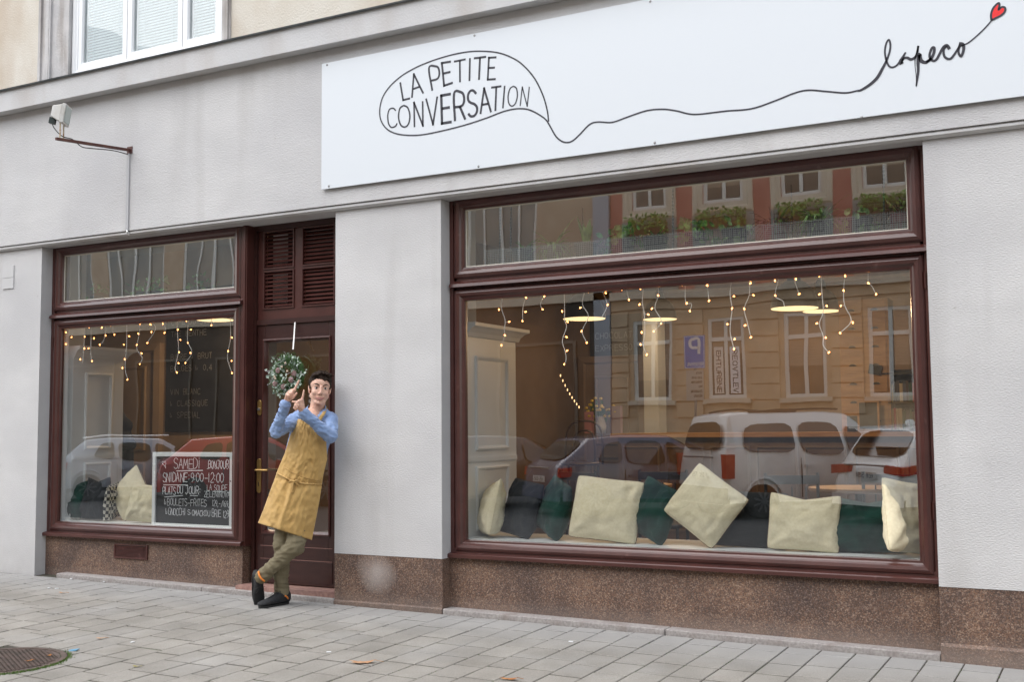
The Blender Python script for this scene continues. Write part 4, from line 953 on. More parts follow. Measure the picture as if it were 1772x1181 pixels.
bb1 = fx(770, 460, 3.937, [[(368,300),(438,383),(408,475),(552,218),(550,315),(528,378),(677,210),(665,298),(832,188),(798,312),(828,487),(832,580),(813,672),(977,178),(922,287),(930,447),(966,526),(1095,187),(1108,267),(835,383),(1203,163),(1253,233),(1330,157),(1325,265),(1385,333),(1340,455),(1332,538),(1375,607),(1452,203),(1410,293),(1472,395),(1422,448),(1618,133),(1647,257),(1668,310),(385,543)]])[0]
bb2 = fx(1150, 460, 3.77, [[(278,130),(290,230),(453,200),(440,280),(410,382),(457,480),(453,545),(560,115),(580,193),(520,282),(525,390),(563,468),(720,98),(722,195),(857,87),(878,185),(1007,68),(1010,187),(1058,263),(993,377),(1052,470),(1072,567),(1178,68),(1168,163),(1150,262),(1228,372),(1145,440),(1330,115),(1380,187)]])[0]
fairy(0, 0, 1, st1+st2, bb1+bb2, (812, 514), (1588, 464), .205, 'curtain of warm fairy lights hanging at the top of the wide window')
fairy(60, 380, 4.2175, [[(228,790),(228,900)],[(362,780),(362,850),(358,940),(350,1050)],[(413,775),(410,960),(418,1035)],[(510,768),(520,810),(500,890),(475,915)],[(573,760),(570,820),(582,842)],[(672,752),(672,910),(660,1080),(680,1170)],[(765,745),(765,830),(745,940),(785,1010),(767,1057)],[(850,738),(882,800),(822,902)],[(942,730),(955,790),(948,828)],[(1045,722),(1040,800),(1050,960),(1025,1080),(1037,1118)],[(1123,715),(1115,880),(1148,970),(1100,1048)],[(1288,700),(1290,770)],[(1425,690),(1430,860),(1412,960),(1410,1030),(1440,1122)]],
 [(228,825),(228,910),(270,860),(333,785),(365,857),(363,942),(333,1022),(398,788),(433,868),(393,942),(418,1035),(490,790),(518,848),(475,915),(555,775),(582,842),(687,763),(690,853),(650,915),(657,1022),(640,1085),(677,1170),(767,762),(757,835),(745,917),(780,977),(767,1057),(845,768),(852,822),(822,902),(935,763),(948,828),(1028,735),(1045,805),(1063,880),(1055,970),(1050,1050),(1037,1118),(1107,740),(1140,805),(1118,902),(1137,975),(1100,1048),(1290,772),(1407,708),(1440,863),(1412,962),(1437,1033),(1440,1122)],
 (110, 565), (405, 543), .205, 'curtain of warm fairy lights hanging at the top of the smaller window')

# ================================================================== CUSHIONS
def fabric(name, c1, c2, ns=60, **k): return mat(name, c1, .95, c2, ns, 3, bump=.0012, bs=320, sheen=.06, **k)
BEI = fabric('beige_linen', (.74, .65, .44), (.80, .72, .51)); CHA = fabric('charcoal_cotton', (.009, .012, .015), (.016, .02, .025)); GRN = fabric('dark_green_velvet', (.002, .022, .016), (.006, .050, .037), 8); BLK = fabric('black_cotton', (.003, .005, .006), (.007, .009, .010))
def houndx(N, L, b, tc, mp, cur):
    c = N.new('ShaderNodeTexChecker'); c.inputs['Scale'].default_value = 34; c.inputs[1].default_value = (.55, .52, .45, 1); c.inputs[2].default_value = (.03, .03, .03, 1)
    L.new(tc.outputs['Object'], c.inputs[0]); L.new(c.outputs[0], b.inputs['Base Color'])
HND = mat('checked_cloth', (.3, .3, .3), .95, extra=houndx)
SEAMB = mat('brown_piping', (.12, .06, .035), .8)
def cushion(px, pyb, y, w, h, m, label, yaw=0, roll=0, tilt=-.25, th=.085, seed=0, diam=False, sag=.0, seam=None, dy=0):
    rn = random.Random(seed); N_ = 26; mb = MB(); idx = {}
    o1, o2, o3 = rn.random()*9, rn.random()*9, rn.random()*9
    def pt(u, v, s):
        rc = 1-.055*abs(u*v)**5; ex = (1-.045*(1-v*v)*abs(u)**2)*rc; ez = (1-.05*(1-u*u)*abs(v)**2)*rc
        x = u*w/2*ex; z = v*h/2*ez
        e = max(0, (1-u*u)*(1-v*v))
        t = th*(e**.42)*(1+.25*(-v)*.9)
        nn_ = mn.noise(Vector((u*1.6+o1, v*1.6, o2)))*.018*e**.3
        cr = abs(mn.noise(Vector((u*3.4+o3, v*2.2+o1, 3.3))))*.030*e**.25+abs(mn.noise(Vector((u*1.8+v*3+o1, v*5-u*2+o3, 7.3))))*.016*e**.3
        # pinched corners send creases inwards
        cc = 0
        for cu in (-1, 1):
            for cv in (-1, 1):
                d = math.hypot(u-cu, v-cv); a = math.atan2(v-cv, u-cu); cc += math.sin(a*9+o2)*.010*math.exp(-((d-.45)/.3)**2)
        y_ = s*(t+nn_*s-cr+cc*min(1, e*3))
        z -= sag*(1-abs(u))*max(0, v)*h
        return (x, y_, z)
    for s in (-1, 1):
        for i in range(N_+1):
            for j in range(N_+1):
                u = math.sin((i/N_-.5)*math.pi); v = math.sin((j/N_-.5)*math.pi)
                u = .55*u+.45*(2*i/N_-1); v = .55*v+.45*(2*j/N_-1)
                edge = i in (0, N_) or j in (0, N_)
                if edge and s == 1: idx[(s, i, j)] = idx[(-1, i, j)]; continue
                idx[(s, i, j)] = len(mb.v); mb.v.append(pt(u, v, s))
        for i in range(N_):
            for j in range(N_): mb.f.append((idx[(s, i, j)], idx[(s, i+1, j)], idx[(s, i+1, j+1)], idx[(s, i, j+1)]))
    edge = [(i, 0) for i in range(N_)]+[(N_, j) for j in range(N_)]+[(N_-i, N_) for i in range(N_)]+[(0, N_-j) for j in range(N_)]
    me = mb.mesh('cushion', True); me.materials.append(m)
    o = bpy.data.objects.new('cushion', me); COL.objects.link(o)
    rot = Matrix.Rotation(yaw, 3, 'Z') @ Matrix.Rotation(tilt, 3, 'X') @ Matrix.Rotation(roll, 3, 'Y')
    zmin = min((rot @ Vector(v)).z for v in mb.v)
    P = at(px, pyb, y); o.location = (P.x, y+dy, .514-zmin-.004); o.rotation_euler = rot.to_euler()
    tag(o, label, 'cushion')
    sp = [Vector(mb.v[idx[(-1, i, j)]]) for i, j in edge]+[Vector(mb.v[idx[(-1, 0, 0)]])]
    s_ = MB().tube(sp, .0028, 5, caps=False).mesh('seam', True); s_.materials.append(seam or m)
    q = bpy.data.objects.new('seam', s_); COL.objects.link(q); q.parent = o
    return o
cushion(853, 930, .42, .44, .42, BEI, 'narrow beige cushion turned edge-on, leftmost in the wide window', yaw=-1.0, tilt=-.22, th=.10, roll=-.10, seed=1, sag=.10)
cushion(903, 930, .48, .42, .42, CHA, 'charcoal cushion leaning left of the first dark green cushion in the wide window', yaw=-.5, tilt=-.3, roll=.10, seed=2)
cushion(962, 930, .43, .40, .41, GRN, 'dark green velvet cushion between the charcoal and the large beige cushion', yaw=-.75, tilt=-.22, roll=.22, seed=3, th=.10)
cushion(1050, 930, .36, .50, .45, BEI, 'large beige cushion with one raised corner, between two dark green cushions', yaw=.15, tilt=-.28, roll=.10, seed=4, th=.10, seam=SEAMB)
cushion(1133, 930, .42, .37, .40, GRN, 'dark green velvet cushion left of the diamond-standing beige cushion', yaw=-.5, tilt=-.2, roll=.28, seed=5, th=.10)
cushion(1222, 930, .34, .44, .42, BEI, 'beige cushion balanced on one corner like a diamond in the wide window', yaw=.05, tilt=-.24, roll=.62, seed=6, th=.10, seam=SEAMB)
cushion(1300, 930, .46, .48, .38, BLK, 'black cushion right of the diamond-standing beige cushion', yaw=.1, tilt=-.3, roll=.03, seed=7)
cushion(1392, 930, .34, .46, .375, BEI, 'upright beige cushion with dark piping between the black and green cushions', yaw=.05, tilt=-.2, roll=.04, seed=8, th=.095, sag=.10, seam=SEAMB)
cushion(1502, 930, .42, .50, .37, GRN, 'wide crumpled dark green cushion near the right window frame', yaw=.0, tilt=-.32, roll=-.02, seed=9, th=.11, sag=.12)
cushion(1569, 930, .30, .42, .45, BEI, 'narrow beige cushion turned edge-on against the right window frame', yaw=1.15, tilt=-.18, roll=.15, seed=10, th=.09)
cushion(129, 880, .36, .38, .37, GRN, 'dark green cushion in the left corner of the smaller window', yaw=-.3, tilt=-.2, roll=.0, seed=11, sag=.08)
cushion(165, 880, .34, .38, .40, CHA, 'charcoal cushion left of the checked cushion', yaw=-.2, tilt=-.2, roll=-.04, seed=12, sag=.10)
cushion(196, 880, .40, .34, .33, HND, 'black and cream checked cushion half hidden between charcoal and beige', yaw=-1.1, tilt=-.1, roll=.1, seed=13, th=.06)
cushion(226, 880, .44, .38, .38, BEI, 'beige cushion standing on its corner in the smaller window', yaw=-.1, tilt=-.25, roll=.75, seed=14, seam=SEAMB)
cushion(254, 880, .30, .34, .33, BEI, 'beige cushion leaning behind the menu board in the smaller window', yaw=.35, tilt=-.2, roll=.10, seed=15, th=.09)

# ================================================================== MENU CHALKBOARD IN THE SMALL WINDOW
BY = .215
t = empty('menu_board', (-6.85, BY, .49), label='white framed chalkboard with the handwritten Saturday menu leaning in the smaller window', cat='menu board')
q0 = at(266, 783, BY); q1 = at(404, 915, BY); bx0, bx1, bz0, bz1 = q0.x, q1.x, .492, q0.z
MB().box(bx0+.03, bx1-.03, BY, BY+.012, bz0+.03, bz1-.03).go('board', CHALKB, t)
MB().rectframe(bx0, bx1, bz0, bz1, [(0, BY+.02), (0, BY-.012), (.004, BY-.015), (.034, BY-.015), (.037, BY-.012), (.037, BY+.02)]).go('frame', WHITEP, t)
tm = MB(); yb = BY-.0012; rr = random.Random(11)
def C5(p): q = at(250+p[0]/7.871, 770+p[1]/7.871, yb); return q.x, q.z
def htext(s_, p0, p1, h, lw=.0036, jit=.05, slant=.02, gap=.25):
    x0, z0 = C5(p0); x1, zb = C5(p1)
    n = sum(.45+.1 if c == '~' else (.35 if c in ":,.I'1i" else 1)+gap for c in s_); w = (x1-x0)/n
    text(tm, s_.replace('~', '~'), x0, z0, h, w, w*gap, yb, lw, slant=slant, jit=jit, rnd=rr)
def uline(p0, p1, lw=.005): ribbon(tm, [C5(p0), C5(p1)], lw, yb)
htext('SAMEDi', (400,325), (770,325), .082, .0048); uline((435,360), (795,352), .007)
htext('BONJOUR', (870,318), (1150,310), .060, .0052)
uline((850,330), (885,322)); [uline((x, 330), (x+14, 330)) for x in (920, 965, 1040, 1080, 1120)]
htext('SNIDANE', (250,505), (590,515), .076, .0052); htext(':9:00-12:00', (600,505), (1090,515), .074, .0052); uline((258,550), (590,552), .006)
ribbon(tm, [C5((535,395)), C5((545,410)), C5((555,392))], .005, yb)
htext('PLATS', (250,675), (425,668), .062, .0052); htext('DU', (445,665), (530,665), .058, .0052); htext('JOUR:', (555,670), (770,675), .062, .0052)
uline((270,716), (525,694)); uline((620,695), (728,698))
htext('LA', (850,620), (920,620), .046); htext('SOUPE', (950,630), (1130,632), .048); uline((858,634), (890,632)); uline((938,642), (1105,648))
htext('ZELENINOVA', (812,715), (1168,735), .048); uline((1128,658), (1158,662))
htext('>BOULETS-FRITES', (270,825), (850,835), .056); htext('129,-/169,-', (925,840), (1185,855), .048)
htext('>GNOCCHI', (288,955), (560,968), .056); htext('S', (585,955), (630,955), .040); htext('OMACKOU', (648,968), (895,968), .044); htext('BRIE', (920,985), (1050,990), .058); htext('129,-', (1070,995), (1205,1000), .056)
ribbon(tm, [C5((758,900)), C5((768,915)), C5((780,902))], .004, yb)
ht = [(290,325),(275,290),(245,262),(240,235),(258,228),(268,250),(282,225),(292,240),(286,290),(290,325)]
ribbon(tm, [C5(p) for p in ht], .004, yb)
tm.go('chalk_writing', CHALK, t)
MB().lathe([(0, 0), (.006, 0), (.006, .002), (0, .003)], (bx1-.022, BY-.0155, bz0+(bz1-bz0)*.63), 12, ax=(0, -1, 0)).go('hole', BLACKM, t)

#PART3
# ================================================================== OPPOSITE SIDE OF THE STREET (seen mirrored in the panes)
OB = mat('ochre_rusticated_render', (.58, .43, .28), .9, (.66, .50, .34), 2.5, 5, bump=.004, bs=40)
OR_ = mat('brick_red_render', (.46, .17, .13), .9, (.54, .23, .18), 3, 5)
OC = mat('cream_stucco', (.66, .56, .44), .9, (.72, .63, .50), 3)
OG = mat('pale_sandy_render', (.52, .40, .29), .9, (.58, .46, .34), 3)
OW = mat('off_white_window_paint', (.78, .77, .72), .5)
ODK = mat('dim_window_interior', (.10, .085, .07), .3, (.16, .135, .11), 2)
OBL = mat('brown_roller_blind', (.34, .26, .19), .8, (.40, .31, .23), 3, stretch=(1, 1, 12))
YB = -19.9
def oppwin(Bd, xc, w, z0, z1, yb, blind=True, surround=True, cross=True, name='window', dark=ODK):
    o = MB().rectframe(xc-w/2, xc+w/2, z0, z1, [(0, 0), (0, .05), (.07, .05), (.09, .03), (.09, 0)])
    o.v = [(x, yb-y+.0 if False else yb+y-.06, z) for x, y, z in o.v]
    if cross:
        o.box(xc-.045, xc+.045, yb-.04, yb-.005, z0+.08, z1-.08); o.box(xc-w/2+.08, xc+w/2-.08, yb-.039, yb+.0, z1-(z1-z0)*.30, z1-(z1-z0)*.30+.10)
    wn = o.go(name, OW, Bd)
    MB().box(xc-w/2+.08, xc+w/2-.08, yb-.07, yb-.05, z0+.08, z1-.08).go('pane', dark, wn)
    if blind: MB().box(xc-w/2+.1, xc+w/2-.1, yb-.048, yb-.044, z0+(z1-z0)*random.uniform(.15, .6), z1-.09).go('blind', OBL, wn)
    if surround:
        s = MB().rectframe(xc-w/2-.26, xc+w/2+.26, z0-.26, z1+.26, [(0, 0), (0, .04), (.05, .07), (.12, .07), (.16, .04), (.255, .035), (.255, 0)])
        s.v = [(x, yb+y-.0, z) for x, y, z in s.v]; s.go('window_surround', OC, wn)
    return wn
def wall_holes(n, m, Bd, x0, x1, z0, z1, yb, holes, th=.35):
    """solid wall with rectangular openings, holes sorted by x and sharing their heights"""
    mb = MB(); hz0, hz1 = holes[0][2], holes[0][3]
    mb.box(x0, x1, yb-th, yb, z0, hz0); mb.box(x0, x1, yb-th, yb, hz1, z1); x = x0
    for a, b_, _, _ in holes: mb.box(x, a, yb-th, yb, hz0, hz1); x = b_
    mb.box(x, x1, yb-th, yb, hz0, hz1); return mb.go(n, m, Bd)
H1 = empty('apartment_house', (-6, -20, 0), label='brick red and cream apartment house with ochre ground floor mirrored in the wide window', cat='house')
X0, X1 = -11.6, 7.0
cxs = [-6.62+1.95*k for k in range(-2, 7)]
wall_holes('ground_floor_wall', OB, H1, X0, X1, -.3, 4.55, YB, [(c-.5, c+.5, 1.95, 4.02) for c in cxs])
# rustication: courses standing proud between the joints
zc = .35
while zc < 4.4:
    cm = MB(); h = .36
    x = X0
    for c in cxs+[99]:
        a = x; b_ = min(c-.62, X1)
        if zc+h < 1.8 or zc > 4.1: continue
        if b_ > a: cm.box(a, b_, YB, YB+.05, zc, zc+h)
        x = c+.62
    if zc+h < 1.8 or zc > 4.1: cm.box(X0, X1, YB, YB+.05, zc, zc+h)
    cm.go('stone_course', OB, H1); zc += .395
MB().box(X0, X1, YB, YB+.07, -.3, .32).go('base_course', OG, H1)
wall_holes('upper_wall', OR_, H1, X0, X1, 4.75, 9.2, YB, [(c-.5, c+.5, 6.85, 8.85) for c in cxs])
wall_holes('upper_wall', OR_, H1, X0, X1, 9.2, 12.9, YB, [(c-.5, c+.5, 10.2, 12.2) for c in cxs])
MB().box(X0, X1, YB-.3, YB+.16, 4.55, 4.75).go('string_course', OC, H1)
MB().box(X0, X1, YB-.3, YB+.35, 12.9, 13.3).go('cornice', OC, H1)
for i in range(len(cxs)): MB().box(cxs[i]-.76, cxs[i]+.76, YB, YB+.05, 4.76, 6.58).go('apron_panel', mat('grey_stucco_panel', (.36, .35, .32), .9) if i == 0 else bpy.data.materials['grey_stucco_panel'], H1)
MB().box(X0, X1, -29, YB-.36, -.3, 12.95).go('house_body', OG, H1)
MB().prism([(X0, -29, 13.3), (X0, YB+.35, 13.3), (X0, -24.5, 14.6)], (X1-X0, 0, 0)).go('roof', mat('red_roof_tile', (.22, .07, .045), .8), H1)
for i, c in enumerate(cxs):
    w = oppwin(H1, c, 1.0, 1.95, 4.02, YB-.02, surround=False)
    MB().box(c-.62, c+.62, YB-.02, YB+.12, 1.83, 1.945).go('sill', OC, w)
    oppwin(H1, c, 1.0, 6.85, 8.85, YB-.02); oppwin(H1, c, 1.0, 10.2, 12.2, YB-.02)
# two posters in a ground floor window
for k, (dx, m_, lb) in enumerate(((-.22, mat('cream_poster', (.78, .74, .68), .7), 'cream poster with vertical brown lettering in the mirrored window'), (.22, mat('white_poster', (.85, .86, .88), .7), 'white poster with vertical black lettering in the mirrored window'))):
    c = cxs[1]+dx
    p_ = MB().box(c-.13, c+.13, YB-.055, YB-.048, 2.08, 3.25).go('window_poster', m_, None, label=lb, cat='poster')
    tm = MB()
    for j, ch in enumerate('VELTVOER' if k else 'ENBRUTHE'):
        n0 = len(tm.v); text(tm, ch, -.06, 0, .12, .10, 0, 0, .022)
        tm.v[n0:] = [(c+v[2]-.06, YB-.046, 2.15+j*.135-v[0]) for v in tm.v[n0:]]
    tm.go('lettering', INK if k else RUST, p_)
# flower boxes under first floor windows
for i, c in enumerate(cxs[:9]):
    t = empty('window_box', (c, YB+.2, 6.3), label='railed flower box full of green plants, %s on the red house' % ('first', 'second', 'third', 'fourth', 'fifth', 'sixth', 'seventh', 'eighth', 'ninth')[i], cat='flower box', group='flower boxes on the red house')
    MB().box(c-.55, c+.55, YB+.08, YB+.30, 6.16, 6.34).go('trough', mat('dark_trough', (.10, .07, .05), .8), t)
    rl = MB()
    for k in range(12): rl.tube([(c-.6+k*.109, YB+.33, 5.90), (c-.6+k*.109, YB+.33, 6.42)], .01, 5)
    rl.tube([(c-.62, YB+.33, 6.42), (c+.62, YB+.33, 6.42)], .014, 5); rl.tube([(c-.62, YB+.33, 5.91), (c+.62, YB+.33, 5.91)], .014, 5); rl.go('railing', BLACKM, t)
    m_ = MB()
    for k in range(260):
        q = Vector((c+rp.uniform(-.58, .58), YB+.2+rp.uniform(-.12, .16), 6.40+rp.uniform(-.22, .26))); oval_leaf(m_, q, q+Vector((rp.uniform(-.1, .1), rp.uniform(-.05, .1), rp.uniform(-.08, .1))), .07)
    m_.go('plants', mat('bright_leaves', (.16, .30, .05), .6, (.26, .42, .10), 9) if i == 0 else bpy.data.materials['bright_leaves'], t)
# left neighbour with big white grid windows
H2 = empty('apartment_house', (-22, -20, 0), label='sandy apartment house with large white grid windows mirrored in the upper panes', cat='house')
X2, X3 = -46.0, -11.62
cx2 = [-15.0-3.45*k for k in range(0, 9)]
MB().box(X2, X3, YB-.35, YB, -.3, 4.6).go('ground_floor_wall', mat('dark_brown_ground_floor', (.045, .034, .027), .6, (.07, .055, .045), 2), H2)  # plain ground floor wall in a mottled dark brown
MB().box(X3-.45, X3, YB, YB+.10, -.3, 12.3).go('corner_pilaster', mat('pale_blue_grey_pilaster', (.42, .45, .50), .8), H2)
for k in range(7):
    a = X3-1.0-k*3.4; MB().rectframe(a-2.4, a, .4, 3.6, [(0, YB), (0, YB+.05), (.08, YB+.05), (.08, YB)]).go('shopfront_frame', ODK, H2)
for z0, z1_, zz0, zz1 in ((4.7, 9.2, 5.0, 8.5), (9.2, 12.3, 9.6, 11.8)):
    wall_holes('wall', OG, H2, X2, X3, z0, z1_, YB, [(c-1.25 if c < -15 else c-1.0, min(c+1.25, X3-.2), zz0, zz1) for c in sorted(cx2)])
    for c in cx2:
        a = c-1.25 if c < -15 else c-1.0; b_ = min(c+1.25, X3-.2); m_ = (a+b_)/2; w = b_-a
        o = oppwin(H2, m_, w, zz0, zz1, YB-.02, blind=False, surround=False, dark=mat('bluish_glass_room', (.24, .25, .24), .3, (.36, .33, .28), 1.2) if 'bluish_glass_room' not in bpy.data.materials else bpy.data.materials['bluish_glass_room'])
        MB().box(a+w*.25-.03, a+w*.25+.03, YB-.06, YB-.02, zz0+.1, zz1-.1).box(a+w*.75-.03, a+w*.75+.03, YB-.06, YB-.02, zz0+.1, zz1-.1).go('mullion', OW, o)
MB().box(X2, X3, YB, YB+.1, 4.6, 4.8).go('string_course', OC, H2)
MB().box(X2, X3, -29, YB-.36, -.3, 12.3).go('house_body', OG, H2)
MB().prism([(X2, -29, 12.32), (X2, YB+.3, 12.32), (X2, -24.5, 13.6)], (X3-X2, 0, 0)).go('roof', bpy.data.materials['red_roof_tile'], H2)
H3 = empty('apartment_house', (20, -20, 0), label='plain cream apartment house further right along the opposite pavement', cat='house')
wall_holes('wall', OC, H3, 7.02, 30, -.3, 8, YB, [(8.2+2.6*k, 9.3+2.6*k, 1.9, 4) for k in range(8)])
wall_holes('wall', OC, H3, 7.02, 30, 8, 12.6, YB, [(8.2+2.6*k, 9.3+2.6*k, 9.9, 12) for k in range(8)])
for k in range(8):
    for z in (1.9, 9.9): oppwin(H3, 8.75+2.6*k, 1.1, z, z+2.1, YB-.02, surround=False)
MB().box(7.02, 30, -29, YB-.36, -.3, 12.6).go('house_body', OG, H3)
# own building bulk above
MB().box(-17, 4.5, .51, 12, 4.1, 16).go('house_body', OG, B)
# ---- parking sign
PX, PY = -8.62, -17.6
t = empty('parking_sign', (PX, PY, -.15), label='blue P parking sign with RESERVE plate on a grey pole mirrored in the wide window', cat='sign')
MB().tube([(PX, PY-.03, -.15), (PX, PY-.03, 3.4)], .03, 12).go('pole', STEEL, t)
BLU = mat('sign_blue', (.01, .17, .60), .4)
MB().box(PX-.24, PX+.24, PY, PY+.012, 2.62, 3.38).go('blue_plate', BLU, t); MB().rectframe(PX-.24, PX+.24, 2.62, 3.38, [(.012, PY+.0125), (.012, PY+.014), (.024, PY+.014), (.024, PY+.0125)]).go('border', CHALK, t)
tm = MB(); text(tm, 'P', PX+.10, 2.95, .34, .20, 0, PY+.0145, .065, mirror=-1); text(tm, 'RESERVE', PX+.20, 2.68, .07, .042, .014, PY+.0145, .012, mirror=-1); tm.go('lettering', CHALK, t)
MB().box(PX-.20, PX+.20, PY, PY+.012, 1.88, 2.58).go('text_plate', mat('aged_white_plate', (.50, .46, .40), .5), t)
tm = MB()
for k, s_ in enumerate(('PO-PA', '8:00-18:00', 'VYHRAZENO', 'PRO', 'ZASOBOVANI', 'OBCHODU')): text(tm, s_, PX+.16, 2.48-k*.105, .05, .02, .008, PY+.0125, .009, mirror=-1)
tm.go('plate_text', INK, t)

# ---- cars
def paint(n, c): return mat(n, c, .22, coat=.8, spec=.6)
CG = mat('car_glass_dark', (.015, .018, .018), .04, spec=1.0); TYRE = mat('tyre_rubber', (.015, .015, .015), .85); RIM = mat('alloy_rim', (.14, .145, .155), .35, metal=.7)
REDL = mat('red_tail_lens', (.45, .02, .012), .15, coat=.6); PLATEM = mat('number_plate', (.7, .7, .68), .4); TRIM = mat('black_car_trim', (.02, .02, .02), .5); HEADL = mat('clear_headlamp', (.55, .57, .6), .1, coat=1)
def rnd(pts, k=2):
    for _ in range(k):
        q = []
        for i in range(len(pts)):
            a, b_ = Vector(pts[i]), Vector(pts[(i+1) % len(pts)]); q += [tuple(a.lerp(b_, .16)), tuple(a.lerp(b_, .84))]
        pts = q
    return pts
def catm(pts, n=5): return [(v.x, v.z) for v in crom([(a, 0, b_) for a, b_ in pts], n)]
CARS = {
 # outline from rear bumper over the roof to the nose; x forward, z up. then windows
 'van': dict(L=4.4, W=1.82, low=[(0, .28), (0, .62), (.05, .98)], top=[(.10, 1.25), (.20, 1.68), (.34, 1.80), (1.2, 1.83), (2.4, 1.80), (2.75, 1.70), (3.35, 1.22), (3.55, 1.12), (4.15, .95), (4.36, .72), (4.40, .42), (4.32, .26)],
   belt=1.10, rear=((.055, 1.18), (.165, 1.66)), sides=[[(.36, 1.14), (.42, 1.62), (1.42, 1.66), (1.42, 1.12)], [(1.55, 1.12), (1.55, 1.66), (2.35, 1.64), (2.42, 1.10)], [(2.52, 1.10), (2.47, 1.60), (2.74, 1.54), (3.16, 1.14)]], front=((3.36, 1.22), (2.76, 1.68)), wh=(.72, 3.55), wr=.32),
 'suv': dict(L=4.3, W=1.80, low=[(0, .32), (-.02, .62), (.06, .95)], top=[(.14, 1.02), (.50, 1.50), (.62, 1.56), (1.4, 1.62), (2.2, 1.60), (2.5, 1.54), (3.15, 1.10), (3.5, 1.03), (4.1, .88), (4.28, .7), (4.30, .42), (4.24, .28)],
   belt=1.0, rear=((.20, 1.08), (.52, 1.49)), sides=[[(.78, 1.12), (.86, 1.46), (1.35, 1.51), (1.35, 1.06)], [(1.45, 1.05), (1.45, 1.51), (2.2, 1.49), (2.25, 1.02)], [(2.34, 1.02), (2.3, 1.47), (2.5, 1.43), (3.0, 1.05)]], front=((3.16, 1.1), (2.52, 1.53)), wh=(.75, 3.4), wr=.34),
 'hatch': dict(L=4.1, W=1.74, low=[(0, .30), (-.02, .55), (.04, .86)], top=[(.12, .94), (.62, 1.36), (.78, 1.42), (1.5, 1.47), (2.15, 1.44), (2.4, 1.38), (3.05, .98), (3.35, .92), (3.92, .78), (4.07, .62), (4.10, .40), (4.04, .26)],
   belt=.9, rear=((.19, .99), (.62, 1.345)), sides=[[(.80, .98), (1.0, 1.31), (1.35, 1.36), (1.32, .95)], [(1.42, .94), (1.43, 1.37), (2.1, 1.34), (2.15, .91)], [(2.24, .91), (2.2, 1.33), (2.38, 1.28), (2.88, .93)]], front=((3.06, .98), (2.42, 1.37)), wh=(.72, 3.3), wr=.31),
}
